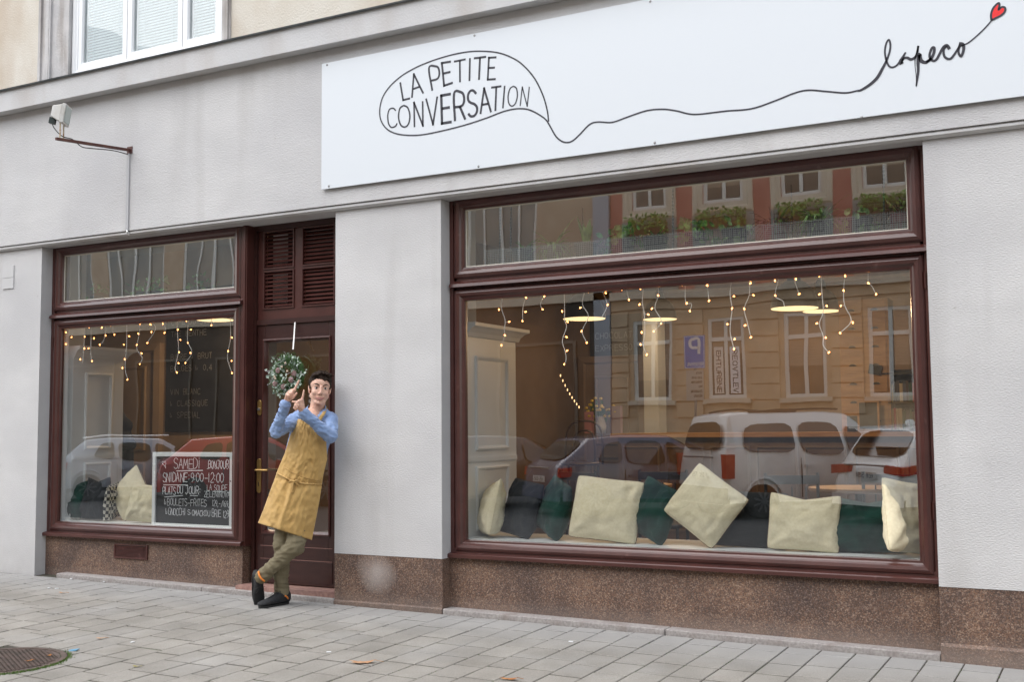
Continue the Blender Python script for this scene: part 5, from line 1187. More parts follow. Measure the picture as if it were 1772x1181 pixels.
def car(kind, x, y, yaw, pm, label, plate='5A2 2047', rails=None):
    d = CARS[kind]; hw = d['W']/2
    t = empty('parked_car' if kind != 'van' else 'parked_van', (x, y, ROADZ), rz=yaw, label=label, cat='van' if kind == 'van' else 'car', group='cars parked at an angle across the street')
    prof = d['low']+catm(d['top'], 4)
    def inset(z): return .0 if z < d['belt'] else (z-d['belt'])*.30
    def hy(xx, z):
        e = 1-max(0, abs(xx/d['L']-.5)*2-.72)*.55
        lo = .04 if z < .4 else 0
        return (hw-inset(z)-lo)*e
    mb = MB(); n = len(prof)
    rows = []
    for (px, pz) in prof:
        w = hy(px, pz); r_ = []
        for s in (-1, -.93, -.5, 0, .5, .93, 1):
            cz = pz-(.035 if abs(s) == 1 else 0)*(1 if pz > .9 else 0); r_.append(len(mb.v)); mb.v.append((px, s*w*(1 if abs(s) < 1 else 1), cz))
        rows.append(r_)
    for i in range(n-1):
        for k in range(6): mb.f.append((rows[i][k], rows[i][k+1], rows[i+1][k+1], rows[i+1][k]))
    for k in range(6): mb.f.append((rows[-1][k], rows[-1][k+1], rows[0][k+1], rows[0][k]))
    # sides: grid from silhouette down to the sill, bulging at the waist
    for s, kk in ((-1, 0), (1, 6)):
        cen = {}
        for i, (px, pz) in enumerate(prof):
            cen[i] = rows[i][kk]
        # triangulated fan through waist points
        wst = []
        for i, (px, pz) in enumerate(prof):
            q = min(max(px, .12), d['L']-.12); zq = min(pz, d['belt']-.06) if pz > .5 else .5; wst.append(len(mb.v)); mb.v.append((q, s*(hy(q, .7)+.015), zq if pz > .5 else max(.42, pz)))
        for i in range(n-1): mb.f.append((cen[i], cen[i+1], wst[i+1], wst[i]))
        bot = []
        for i, (px, pz) in enumerate(prof):
            q = min(max(px, .14), d['L']-.14); bot.append(len(mb.v)); mb.v.append((q, s*(hy(q, .5)-.03), .30))
        for i in range(n-1): mb.f.append((wst[i], wst[i+1], bot[i+1], bot[i]))
    o = link('body', mb.mesh('body', True), pm, t, world=False)
    def loc(mb_, nm, m_, sm_=False, par=t): q = link(nm, mb_.mesh(nm, sm_), m_, par, world=False); return q
    # glass
    for s in (-1, 1):
        for w in d['sides']:
            g_ = MB(); g_.poly([(a, s*(hy(a, b_)+.032), b_) for a, b_ in rnd(w)]); loc(g_, 'side_window', CG)
    for nm, (a, b_) in (('rear_window', d['rear']), ('windscreen', d['front'])):
        k = -1 if nm == 'rear_window' else 1
        nrm_ = Vector((b_[1]-a[1], a[0]-b_[0])).normalized()*.035*k*(1 if k > 0 else 1)
        nx, nz = (-abs(nrm_.x), abs(nrm_.y)) if k < 0 else (abs(nrm_.x), abs(nrm_.y))
        wa, wb = hy(a[0], a[1])*.86, hy(b_[0], b_[1])*.84
        pts = [(a[0]+nx, -wa, a[1]+nz), (a[0]+nx, wa, a[1]+nz), (b_[0]+nx, wb, b_[1]+nz), (b_[0]+nx, -wb, b_[1]+nz)]
        g_ = MB(); g_.poly(rnd(pts)); loc(g_, nm, CG)
    # door seams, handles and the rubbing strip
    for s in (-1, 1):
        sm_ = MB(); fx = [min(p[0] for p in d['sides'][1])-.06, max(p[0] for p in d['sides'][1])+.05, max(p[0] for p in d['sides'][2])-.05]
        for q_ in fx: sm_.box(q_-.006, q_+.006, min(s*(hw+.006), s*(hw+.018)), max(s*(hw+.006), s*(hw+.018)), .38, d['belt']-.06)
        loc(sm_, 'door_seam', TRIM)
        for q_ in fx[:2]: loc(MB().box(q_+.06, q_+.22, min(s*(hw+.01), s*(hw+.045)), max(s*(hw+.01), s*(hw+.045)), d['belt']-.20, d['belt']-.165), 'door_handle', pm)
        for wx in d['wh']:
            ac = MB(); ac.tube([(wx+d['wr']*1.17*math.cos(a), s*(hw+.012), d['wr']+.02+d['wr']*1.17*math.sin(a)) for a in [math.pi*k/12 for k in range(13)]], .022, 6); loc(ac, 'wheel_arch', TRIM if kind == 'suv' else pm)
    loc(MB().tube([(-.03, -hw*.55, d['belt']-.04), (-.03, hw*.55, d['belt']-.04)], .02, 6), 'tailgate_trim', STEEL)
    # wheels
    for wx in d['wh']:
        for s in (-1, 1):
            yy = s*(hw-.10)
            wb_ = MB().lathe([(0, -.10), (d['wr']*.9, -.10), (d['wr'], -.07), (d['wr'], .07), (d['wr']*.9, .10), (d['wr']*.66, .105), (d['wr']*.62, .085), (0, .08)], (wx, yy, d['wr']), 24, ax=(0, s, 0)); wl = loc(wb_, 'wheel', TYRE)
            rm = MB(); rm.lathe([(0, .112), (.05, .11), (.06, .10)], (wx, yy, d['wr']), 12, ax=(0, s, 0))
            for k in range(9):
                a = 2*math.pi*k/9; dv = Vector((math.cos(a), 0, math.sin(a))); rm.obox(Vector((wx, yy+s*.098, d['wr']))+dv*d['wr']*.33, dv*d['wr']*.30, Vector((0, .008, 0)), Vector((-dv.z, 0, dv.x))*.016)
            loc(rm, 'rim', RIM, par=wl)
            ar = MB().lathe([(0, 0), (d['wr']*1.18, 0)], (wx, s*(hw+.002-.0), d['wr']+.02), 24, ax=(0, s, 0)); 
    # lights, plate, bumper
    for s in (-1, 1):
        if kind == 'van': l_ = MB().box(-.015, .16, s*(hw-.16) if s > 0 else -hw-.004+.0, hw+.004 if s > 0 else -(hw-.16), .72, 1.12)
        elif kind == 'suv': l_ = MB().prism([(.03, s*(hw-.50), .97), (.02, s*(hw-.50), .84), (-.0, s*(hw+.004), .80), (.0, s*(hw+.004), .95)], (.30, 0, .03))
        else: l_ = MB().prism([(.06, s*(hw-.30), .88), (.03, s*(hw-.30), .72), (.03, s*(hw+.004), .70), (.05, s*(hw+.004), .86)], (.22, 0, .02))
        loc(l_, 'tail_light', REDL)
        loc(MB().prism([(d['L']-.5, s*(hw-.42), .72), (d['L']-.03, s*(hw-.42), .60), (d['L']-.03, s*(hw-.42), .70), (d['L']-.45, s*(hw-.42), .84)], (0, s*.34, 0)), 'headlight', HEADL)
        loc(MB().ell((2.95 if kind != 'van' else 3.0, s*(hw+.09), d['belt']+.06), (.07, .11, .07), seg=10, rings=7), 'wing_mirror', pm, True)
    loc(MB().box(-.035, .05, -hw*.93, hw*.93, .30, .50 if kind != 'van' else .56), 'rear_bumper', TRIM if kind == 'van' else pm)
    zp = {'van': .70, 'suv': .74, 'hatch': .60}[kind]
    p_ = loc(MB().box(-.045, -.02, -.26, .26, zp, zp+.11), 'number_plate', PLATEM)
    tm_ = MB(); text(tm_, plate, 0, 0, .07, .04, .014, 0, .011)
    tm_.v = [(-.047, .21-v[0], zp+.02+v[2]) for v in tm_.v]; loc(tm_, 'plate_lettering', INK, par=p_)
    if kind == 'suv': loc(MB().box(.05, .2, -hw*.55, hw*.55, 1.55, 1.58), 'spoiler', pm); loc(MB().ell((.9, 0, 1.63), (.10, .025, .05), seg=8, rings=6), 'roof_fin', pm)
    if rails:
        for s in (-1, 1): loc(MB().tube([(.6, s*(hw-.26), d['top'][2][1]+.03), (1.2, s*(hw-.26), 1.0*max(p[1] for p in d['top'])+.05), (2.5, s*(hw-.28), max(p[1] for p in d['top'])+.03)], .018), 'roof_rail', rails)
    loc(MB().box(.3, d['L']-.3, -hw*.8, hw*.8, .22, .34), 'underbody', TRIM)
    return t
CY = -math.radians(49)   # heading of the angled cars
WHITEC = paint('white_car_paint', (.86, .86, .84)); SILV = paint('silver_car_paint', (.42, .45, .50)); REDC = paint('red_car_paint', (.48, .03, .02)); GREYC = paint('grey_violet_car_paint', (.12, .12, .17)); DARKC = paint('black_car_paint', (.02, .02, .025))
car('suv', -3.75, -11.9, CY, WHITEC, 'white crossover car with red tail lights mirrored at the right of the wide window', '6E8 5184', rails=None)
car('van', -6.7, -12.3, CY, WHITEC, 'white van with rear side windows mirrored behind the diamond-standing cushion', '2AK 7715', rails=TRIM)
car('hatch', -9.55, -11.6, CY, GREYC, 'grey violet hatchback mirrored at the left of the wide window', '6G5 0045')
car('hatch', -12.65, -11.8, CY, DARKC, 'black hatchback parked between the grey and the red car', '1AZ 3390')
car('suv', -15.8, -11.7, CY, DARKC, 'black crossover parked beside the red car', '4U1 6623')
car('hatch', -19.0, -11.4, CY, REDC, 'bright red hatchback mirrored above the menu board', '3S9 1278')
car('hatch', -22.4, -11.5, CY, SILV, 'silver estate car with pale roof rail mirrored in the smaller window', '7P4 8801', rails=WHITEC)

# ================================================================== MANHOLE, LEAVES, BITS
IRON = mat('rusty_cast_iron', (.085, .065, .055), .65, (.14, .10, .085), 18, 6, bump=.002, bs=80, metal=.3)
mz = gz(MHC.x, MHC.y)
tilt = Matrix.Rotation(math.atan(GC), 3, 'X') @ Matrix.Rotation(math.atan(-GB), 3, 'Y')
t = empty('manhole_cover', (MHC.x, MHC.y, mz), label='round rusty cast iron manhole cover with studded pattern in the paving', cat='manhole cover')
def tl(mb): mb.v = [tuple(tilt @ Vector(v)+Vector((MHC.x, MHC.y, mz))) for v in mb.v]; return mb
tl(MB().lathe([(MHR, -.03), (MHR, .0), (MHR-.03, .001), (MHR-.032, -.012), (0, -.012)], (0, 0, 0), 64)).go('ring', IRON, t)
tl(MB().lathe([(MHR-.036, -.012), (MHR-.037, -.003), (0, -.003)], (0, 0, 0), 64)).go('lid', IRON, t)
st = MB(); i = 0
a0 = .4
for gx in range(-18, 19):
    for gy in range(-18, 19):
        x, y = (gx+.5*(gy % 2))*.030, gy*.019
        if x*x+y*y > (MHR-.055)**2: continue
        X_, Y_ = x*math.cos(a0)-y*math.sin(a0), x*math.sin(a0)+y*math.cos(a0)
        st.obox((X_, Y_, -.001), Vector((math.cos(a0), math.sin(a0), 0))*.011, Vector((-math.sin(a0), math.cos(a0), 0))*.006, (0, 0, .0025))
tl(st).go('studs', IRON, t, kind='stuff')
MOSS = mat('bright_moss', (.07, .13, .02), .95, (.11, .19, .035), 30)
m_ = MB()
for k in range(1500):
    a = random.gauss(-.25, .65) if k % 3 else random.uniform(-1.9, .9); r_ = MHR+.008+abs(random.gauss(0, .016)); x, y = MHC.x+r_*math.cos(a), MHC.y+r_*math.sin(a); z = gz(x, y)-.004; h = random.uniform(.006, .018); w = random.uniform(.002, .004); b_ = random.uniform(0, 3.1)
    m_.poly([(x-w*math.cos(b_), y-w*math.sin(b_), z), (x+w*math.cos(b_), y+w*math.sin(b_), z), (x+random.uniform(-.006, .006), y+random.uniform(-.006, .006), z+h)])
m_.go('moss_tufts', MOSS, None, kind='stuff')
# moss threads in the joints
m_ = MB()
for k in range(5200):
    c = random.randrange(ncol); x = -17+c*PW+.06+PW/2+random.gauss(0, .0016); y = random.uniform(-2.6, -.15)
    if mn.noise(Vector((x*1.1, y*1.6, 4)))<.05: continue
    z = gz(x, y)-.006; h = random.uniform(.004, .009); w = random.uniform(.0015, .003)
    m_.poly([(x-w, y-w, z), (x+w, y+w, z), (x+random.uniform(-.003, .003), y, z+h)])
m_.go('joint_moss', MOSS, None, kind='stuff')
def leaf(px, py, L, ang, col, label, lobed=True, seed=0):
    rr = random.Random(seed); P = atg(px, py); pts = []
    n = 22
    for k in range(n):
        a = 2*math.pi*k/n; r_ = L/2*(1 if not lobed else (1 if k % 2 else .62))*(.42+.58*abs(math.cos(a))**1.5); pts.append((r_*math.cos(a)*1.1, r_*math.sin(a)*.9+0))
    mb = MB(); mb.v.append((0, 0, .004))
    for (x, y) in pts: mb.v.append((x, y, .003+.35*(x*x)/L*.9+rr.uniform(0, .004)))
    for k in range(n): mb.f.append((0, 1+k, 1+(k+1) % n))
    mb.tube([(L*.45, 0, .004+.1*L), (L*.8, .01, .006)], .0015, 4)
    me = mb.mesh('leaf'); me.materials.append(col); o = bpy.data.objects.new('fallen_leaf', me); COL.objects.link(o); o.location = (P.x, P.y, gz(P.x, P.y)+.001); o.rotation_euler = (0, 0, ang); tag(o, label, 'leaf')
LV1 = mat('dry_pale_leaf', (.50, .30, .18), .8, (.38, .20, .10), 60); LV2 = mat('orange_leaf', (.42, .18, .05), .8, (.30, .12, .04), 60); LV3 = mat('yellow_green_leaf', (.28, .24, .05), .8)
leaf(627, 1149, .15, .45, LV1, 'large pale dry oak leaf curled on the pavers below the doorway', seed=1)
leaf(880, 1178, .10, .3, LV2, 'orange dry leaf at the bottom edge in the middle', seed=2)
leaf(108, 1028, .07, .1, LV1, 'small tan leaf on the pavers under the vent window', seed=3)
leaf(10, 989, .09, .9, LV2, 'brown leaf lying against the foot of the left pier', seed=4)
leaf(174, 1107, .06, .5, LV1, 'small faded leaf right above the manhole cover', seed=5)
leaf(236, 1156, .04, .2, LV3, 'tiny yellow green leaf right of the manhole cover', False, seed=6)
leaf(50, 1146, .045, 1.2, LV2, 'small orange leaf lying on the manhole cover', False, seed=7)
leaf(85, 1137, .04, 1.9, LV2, 'smaller brown leaf on the far side of the manhole cover', False, seed=8)
bt = MB()
for px, py in ((123,1003),(180,1008),(85,1019),(98,1020),(569,1130),(229,1113),(866,1057),(988,1112),(1155,1075)):
    P = atg(px, py); a = random.uniform(0, 3); bt.obox((P.x, P.y, gz(P.x, P.y)+.003), Vector((math.cos(a), math.sin(a), 0))*.014, Vector((-math.sin(a), math.cos(a), 0))*.007, (0, 0, .002))
bt.go('paper_scraps', CHALK, None, kind='stuff')
P = atg(127, 1127); MB().obox((P.x, P.y, gz(P.x, P.y)+.003), (.028, .01, .004), (-.006, .018, .002), (0, 0, .0015)).go('blue_wrapper', mat('light_blue_foil', (.12, .30, .45), .4), None, label='light blue scrap of wrapper at the edge of the manhole cover', cat='litter')

# ================================================================== WREATH
WC = at(500, 648, .150); WR = .122
t = empty('wreath', tuple(WC), label='round wreath of fir and eucalyptus hanging on the door by a white ribbon', cat='wreath')
FIR = mat('fir_green', (.035, .085, .025), .7, (.07, .15, .04), 40); EUC = mat('silver_eucalyptus', (.30, .38, .31), .55, (.42, .50, .42), 20); FROST = mat('frosted_twig', (.55, .52, .55), .6); BERRY = mat('cream_berry', (.60, .48, .36), .4); CONE = mat('pale_pink_cone', (.48, .32, .33), .7, (.25, .14, .12), 50)
rw = random.Random(21)
ring = MB().tube([WC+Vector((WR*math.cos(a), .0, WR*math.sin(a))) for a in [2*math.pi*k/28 for k in range(29)]], .03, 8); ring.go('twig_ring', FIR, t)
fir = MB(); euc = MB(); fro = MB()
for k in range(1500):
    a = rw.uniform(0, 6.283); rr = WR+rw.gauss(-.012, .030); c = WC+Vector((rr*math.cos(a), -rw.uniform(-.02, .05), rr*math.sin(a)))
    d = Vector((math.cos(a+rw.gauss(1.3, .7)), -rw.uniform(0, .9), math.sin(a+rw.gauss(1.3, .7)))).normalized(); L = rw.uniform(.025, .055); s = d.cross(Vector((0, 1, .2))).normalized()*.0024
    fir.poly([c-s, c+s, c+d*L])
for k in range(150):
    a = rw.uniform(0, 6.283); rr = WR+rw.gauss(-.006, .036); c = WC+Vector((rr*math.cos(a), -.028-rw.uniform(0, .03), rr*math.sin(a)))
    d = Vector((math.cos(a+rw.gauss(0, 1)), -rw.uniform(.0, .6), math.sin(a+rw.gauss(0, 1)))).normalized()
    L = rw.uniform(.018, .036)*(1.15 if math.sin(a) < 0 and math.cos(a) < 0 else 1); oval_leaf(euc, c, c+d*L, L*rw.uniform(.6, .95))
for k in range(46):
    a = rw.uniform(0, 6.283); rr = WR+rw.gauss(0, .03); c = WC+Vector((rr*math.cos(a), -.035, rr*math.sin(a))); d = Vector((rw.gauss(0, 1), -.6, rw.gauss(0, 1))).normalized()
    fro.tube([c, c+d*.025, c+d*.045+Vector((rw.uniform(-.01, .01), 0, rw.uniform(-.01, .01)))], .0016, 4)
fir.go('fir_needles', FIR, t, kind='stuff'); euc.go('eucalyptus_leaves', EUC, t, kind='stuff'); fro.go('frosted_twigs', FROST, t, kind='stuff')
for (dx, dz) in ((-.02, .055), (.012, .085), (-.085, -.02), (-.078, -.035), (.03, .02)): MB().ell(WC+Vector((dx*1.1, -.06, dz)), (.009, .009, .009), seg=10, rings=7).go('berry', BERRY, t, smooth=True)
for (dx, dz) in ((-.06, .03), (.085, .0), (-.085, -.075), (-.01, -.10), (.06, -.05)):
    cm = MB(); c = WC+Vector((dx*1.1, -.055, dz))
    for k in range(26): a = k*2.4; r_ = .004+.018*math.sqrt(k/26); cm.ell(c+Vector((r_*math.cos(a), -.008+.012*k/26, r_*math.sin(a))), (.006, .005, .004), seg=6, rings=4)
    cm.go('pine_cone', CONE, t)
rb = MB(); a_ = at(510.5, 557, DY-.012); b2 = at(507, 605, .10)
rb.v = [tuple(a_-Vector((.006, 0, 0))), tuple(a_+Vector((.006, 0, 0))), tuple(b2+Vector((.007, 0, 0))), tuple(b2-Vector((.006, 0, 0)))]; rb.v += [(x, y+.0012, z) for x, y, z in rb.v]
rb.f = [(0, 1, 2, 3), (4, 5, 6, 7), (0, 1, 5, 4), (1, 2, 6, 5), (2, 3, 7, 6), (3, 0, 4, 7)]; rb.go('ribbon', mat('white_satin_ribbon', (.75, .74, .72), .35), t)
#PART4
# ================================================================== PERSON
PB = 8.40
def K(px, py, d=0.0): return PP(px, py, d, PB)
def sculpt(name, mb, m, parent, vox=.006, smooth=4, deform=None, **k):
    o = link(name, mb.mesh(name, True), m, None)
    md = o.modifiers.new('r', 'REMESH'); md.mode = 'VOXEL'; md.voxel_size = vox; md.use_smooth_shade = True
    if smooth: s = o.modifiers.new('s', 'SMOOTH'); s.iterations = smooth; s.factor = .5
    bake(o)
    if deform:
        me = o.data; co = np.empty(len(me.vertices)*3, np.float32); no = np.empty_like(co); me.vertices.foreach_get('co', co); me.vertices.foreach_get('normal', no)
        co = co.reshape(-1, 3); no = no.reshape(-1, 3); co += no*np.array([deform(Vector(c)) for c in co], np.float32)[:, None]
        me.vertices.foreach_set('co', co.ravel()); me.update()
    me = o.data; me.polygons.foreach_set('use_smooth', [True]*len(me.polygons))
    if not me.materials: me.materials.append(m)
    if parent is not None: o.parent = parent; o.matrix_parent_inverse = Matrix.Translation(parent.location).inverted()
    return tag(o, **k)
SKIN = mat('skin', (.63, .37, .275), .5, (.70, .43, .325), 26, 4, bump=.0003, bs=180)
SKIN.node_tree.nodes['Principled BSDF'].inputs['Subsurface Weight'].default_value = .12
SKIN.node_tree.nodes['Principled BSDF'].inputs['Subsurface Radius'].default_value = (.012, .005, .003)
HAIR = mat('dark_brown_hair', (.012, .007, .004), .7, (.030, .017, .011), 90, 3, bump=.002, bs=160, stretch=(1, 1, .4), spec=.2)
SHIRT = mat('light_blue_cotton', (.20, .295, .50), .8, (.25, .35, .57), 14, 5, bump=.0015, bs=70, sheen=.2)
APR = mat('mustard_canvas', (.47, .29, .095), .9, (.55, .35, .125), 10, 6, bump=.0022, bs=70, sheen=.15)
KHA = mat('olive_khaki_twill', (.15, .125, .075), .9, (.20, .17, .105), 8, 6, bump=.003, bs=45)
SHOE = mat('black_shoe_suede', (.012, .012, .014), .8, (.022, .022, .024), 40, bump=.001, bs=150); ORG = mat('orange_lining', (.75, .22, .03), .7)
foot = atg(475, 1050)
PER = empty('person', (foot.x, foot.y, gz(foot.x, foot.y)), label='man in blue shirt and mustard apron leaning by the door with crossed legs, pointing up', cat='person')
HC = K(553.5, 673.5, .01)
hx = (rt*math.cos(R(14))+fw*math.sin(R(14))*1).normalized()          # head turned to the image right
hy_ = -(fw - hx*fw.dot(hx)).normalized()                             # forward, out of the face
hz = hx.cross(-hy_).normalized(); hz = hz if hz.z > 0 else -hz
rl = R(5.0); hx, hz = hx*math.cos(rl)-hz*math.sin(rl), hz*math.cos(rl)+hx*math.sin(rl)
hy_ = (hy_+hz*.02).normalized()
AX = (hx, hy_, hz)
def Hd(x, y, z): return HC+hx*x+hy_*y+hz*z
b = MB()
b.ell(Hd(0, -.012, .035), (.074, .093, .080), AX, 24, 16)
b.ell(Hd(0, .028, -.028), (.063, .064, .086), AX, 24, 16)
b.ell(Hd(0, .040, .040), (.058, .045, .045), AX, 20, 12)
for s in (-1, 1):
    b.cap(Hd(.050*s, -.002, -.052), Hd(.020*s, .062, -.098), .022, .019)
    b.ell(Hd(.036*s, .066, -.028), (.024, .019, .022), AX)
    b.ell(Hd(.031*s, .078, .024), (.026, .012, .008), AX)
    b.ell(Hd(.074*s, -.012, -.008), (.010, .019, .032), AX); b.ell(Hd(.077*s, -.018, .006), (.009, .018, .016), AX)
b.ell(Hd(0, .074, -.101), (.022, .018, .016), AX); b.ell(Hd(0, .074, -.060), (.032, .020, .022), AX)
b.cap(Hd(0, .088, .018), Hd(0, .108, -.026), .0085, .0105); b.ell(Hd(0, .106, -.030), (.012, .011, .009), AX)
for s in (-1, 1): b.ell(Hd(.012*s, .096, -.033), (.008, .010, .007), AX)
NB = K(547, 722, -.02)
b.cap(Hd(0, -.022, -.05), NB, .054, .060); b.cap(Hd(0, .0, -.07), NB+hy_*.02, .046, .05)
# trunk, arms and legs inside the clothes
SR, SL = K(508, 729, .02), K(571, 727, -.005); HPR, HPL = K(500, 846, 0), K(528, 850, .02)
b.cap(NB, (SR+SL)/2, .06, .075); b.cap(SR, SL, .045, .045); b.cap((SR+SL)/2, (HPR+HPL)/2, .095, .095); b.cap(HPR, HPL, .075, .075)
ER, EL = K(478, 747, .17), K(572, 755, .17); WRR, WRL = K(494, 700, .25), K(525, 716, .28)
b.cap(SR, ER, .042, .036); b.cap(ER, WRR, .036, .025); b.cap(SL, EL, .042, .036); b.cap(EL, WRL, .036, .025)
KR, KL = K(488, 944, .06), K(511, 946, .13); AR, AL = K(487, 1022, .0), K(452, 1000, .10)
b.cap(HPR, KR, .072, .048); b.cap(KR, AR, .046, .036); b.cap(HPL, KL, .072, .050); b.cap(KL, AL, .046, .034)
fh, ft = atg(495, 1046), atg(458, 1052)
b.cap(AR, fh+Vector((0, 0, .04)), .034, .030); b.cap(fh+Vector((0, 0, .035)), ft+Vector((0, 0, .028)), .028, .024)
tt = atg(446, 1044); b.cap(AL, K(449, 1000, .10), .03, .03); b.cap(K(449, 1000, .10), tt+Vector((0, 0, .045)), .028, .024)
# hands
def hand(W_, kn, idx, curl, thumb, pw=.0135):
    for p in kn: b.cap(W_, p, .0185, pw, 5)
    for p, q in zip(kn, kn[1:]): b.cap(p, q, pw, pw*.95, 3)
    b.cap(W_.lerp(kn[1], .25), W_.lerp(kn[2], .85), .019, .016, 4)
    b.cap(kn[0], idx[0], .0102, .0090, 5); b.cap(idx[0], idx[1], .0088, .0066, 5)
    for c, rr in curl: b.cap(c[0], c[1], rr, rr*.92, 4); b.cap(c[1], c[2], rr*.92, rr*.85, 4)
    for p, q, r0, r1 in thumb: b.cap(p, q, r0, r1, 4)
kR = [K(509.5, 675.5, .262), K(505.0, 676.5, .272), K(500.6, 679.0, .277), K(497.0, 683.0, .275)]
hand(K(494.5, 697, .25), kR, [K(513.4, 667, .262), K(517.6, 658.6, .262)],
     [((kR[1], K(506.3, 678.5, .302), K(505.6, 685.5, .296)), .0086), ((kR[2], K(502.4, 681.5, .308), K(501.8, 688, .298)), .0086), ((kR[3], K(498.6, 685.0, .303), K(498.6, 690.5, .293)), .0080)],
     [(K(498, 694, .262), K(507.5, 688.5, .292), .0125, .0105), (K(507.5, 688.5, .292), K(513.2, 681.0, .296), .0100, .0082)])
kL = [K(522.6, 693, .300), K(518.2, 694.5, .314), K(514.2, 697.5, .320), K(511.6, 702.0, .318)]
hand(K(524.8, 713.5, .285), kL, [K(524.6, 684.5, .300), K(525.9, 676.0, .300)],
     [((kL[1], K(513.6, 697.5, .345), K(517.0, 702.5, .348)), .0086), ((kL[2], K(510.2, 702.0, .350), K(514.2, 706.8, .350)), .0086), ((kL[3], K(508.6, 706.6, .346), K(512.8, 710.6, .344)), .0080)],
     [(K(521, 706, .302), K(513.5, 697.5, .334), .0120, .0100), (K(513.5, 696.5, .334), K(506.3, 695.8, .334), .0098, .0080)])
body = sculpt('body', b, SKIN, PER, .0042, 3)
# face details
WHT = mat('eye_white', (.55, .52, .50), .4); IRIS = mat('brown_iris', (.018, .009, .006), .7, spec=.1); LIP = mat('lips', (.40, .17, .145), .45); TEETH = mat('teeth', (.75, .72, .66), .35)
for s in (-1, 1):
    ew = MB().ell(Hd(.0315*s, .0770, .0075), (.0145, .0085, .0082), AX, 16, 10).go('eye', WHT, PER, smooth=True)
    MB().ell(Hd(.0315*s+.001, .0838, .0072), (.0058, .0032, .0062), AX, 12, 8).go('iris', IRIS, ew, smooth=True)
    MB().tube(crom([Hd(.0165*s, .0825, .008), Hd(.024*s, .0855, .0160), Hd(.036*s, .0845, .0162), Hd(.0475*s, .0780, .009)], 4), .0017, 6).go('eyelid', SKIN, ew, smooth=True)
    z_ = .034 if s < 0 else .032
    MB().tube(crom([Hd(.013*s, .0890, z_-.006), Hd(.028*s, .0885, z_-.000), Hd(.042*s, .082, z_+.001), Hd(.055*s, .069, z_-.007)], 4), [.0026, .0032, .0036, .0040, .0041, .0041, .0040, .0037, .0034, .0030, .0026, .0020, .0014][:13], 6).go('eyebrow', HAIR, PER, smooth=True)
    MB().ell(Hd(.0065*s, .1060, -.0385), (.0030, .003, .0020), AX, 8, 6).go('nostril', IRIS, PER)
mo = MB(); mo.tube(crom([Hd(-.034, .076, -.057), Hd(-.017, .0935, -.0650), Hd(0, .0965, -.0655), Hd(.017, .0935, -.0650), Hd(.034, .076, -.057)], 5), [.0016+.0022*math.sin(math.pi*i/20) for i in range(21)], 8)
mo.tube(crom([Hd(-.033, .076, -.058), Hd(-.017, .0925, -.0715), Hd(0, .0955, -.0755), Hd(.017, .0925, -.0715), Hd(.033, .076, -.058)], 5), [.0016+.0036*math.sin(math.pi*i/20) for i in range(21)], 8)
mo = mo.go('lips', LIP, PER, smooth=True)
MB().tube(crom([Hd(-.020, .087, -.0645), Hd(0, .0955, -.0702), Hd(.020, .087, -.0645)], 5), [.0008+.0022*math.sin(math.pi*i/10) for i in range(11)], 6).go('teeth', TEETH, mo)
# hair: skull cap plus clumps swept up at the front
h = MB(); rh = random.Random(4)
h.ell(Hd(.002, -.022, .058), (.083, .090, .078), AX, 24, 14)
for s in (-1, 1):
    h.cap(Hd(.070*s, -.02, .05), Hd(.073*s, .008, .004), .016, .007); h.ell(Hd(.066*s, -.04, .0), (.014, .03, .045), AX)
h.ell(Hd(0, -.07, -.0), (.062, .03, .06), AX)
for k in range(150):
    a = rh.uniform(-1, 1); y0 = rh.uniform(-.05, .060); p = Hd(.064*a, y0, .104+.022*(1-a*a)-abs(y0-.0)*.25)
    q = p+hx*rh.uniform(.004, .030)+hy_*rh.uniform(.010, .022)+hz*rh.uniform(.002, .012); h.cap(p, q, .0075, .0025, 5)
for k in range(40):
    a = -1+2*k/39; p = Hd(.058*a-.006, .048-.022*a*a, .100-.012*a*a); q = Hd(.060*a+.016, .076-.030*a*a, .077-.012*a*a+rh.uniform(-.010, .010)-.006*(a > .1)); h.cap(p, q, .0085, .0028, 5)
sculpt('hair', h, HAIR, PER, .0030, 0, deform=lambda c: mn.noise(c*70)*.003)
# shirt
def wr(c):
    return mn.noise(Vector((c.x*9, c.y*9, c.z*16)))*.008+abs(mn.noise(Vector((c.x*15+3, c.y*15, c.z*34+c.x*22))))*-.013+abs(mn.noise(Vector((c.x*30+9, c.y*24, c.z*44-c.x*30))))*-.004+.004
s = MB()
s.cap(SR+Vector((0, 0, -.005)), K(522, 723, 0), .052, .062); s.cap(SL, K(560, 722, 0), .056, .062); s.cap(K(522, 724, 0), K(560, 724, 0), .062, .062)
s.cap(K(522, 745, .0), K(503, 832, .0), .081, .086); s.cap(K(555, 745, .0), K(533, 836, .0), .085, .09); s.cap(K(538, 745, .025), K(517, 834, .03), .088, .098)
s.cap(SR, ER, .056, .050); s.cap(ER, WRR.lerp(ER, .10), .050, .036); s.cap(SL, EL, .062, .054); s.cap(EL, WRL.lerp(EL, .08), .054, .038)
s.cap(WRR.lerp(ER, .28), WRR.lerp(ER, .02), .039, .040); s.cap(WRL.lerp(EL, .26), WRL.lerp(EL, .03), .041, .042)
segs = [(SR, ER, .5, 1), (ER, WRR, .0, .5), (SL, EL, .4, 1), (EL, WRL, 0, .6)]
def wr2(c):
    v = wr(c)
    for a, b_, t0, t1 in segs:
        d = b_-a; t = (c-a).dot(d)/d.length_squared
        if -.1 < t < 1.1:
            r_ = c-(a+d*t)
            if r_.length < .085:
                ang = math.atan2(r_.dot(up), r_.dot(rt)); w = math.exp(-(((t-(t0+t1)/2))/.42)**2)
                v -= w*.0045*abs(math.sin(t*d.length*42+2.2*math.sin(ang+t0*5)+mn.noise(c*11)*5))**2
    return v
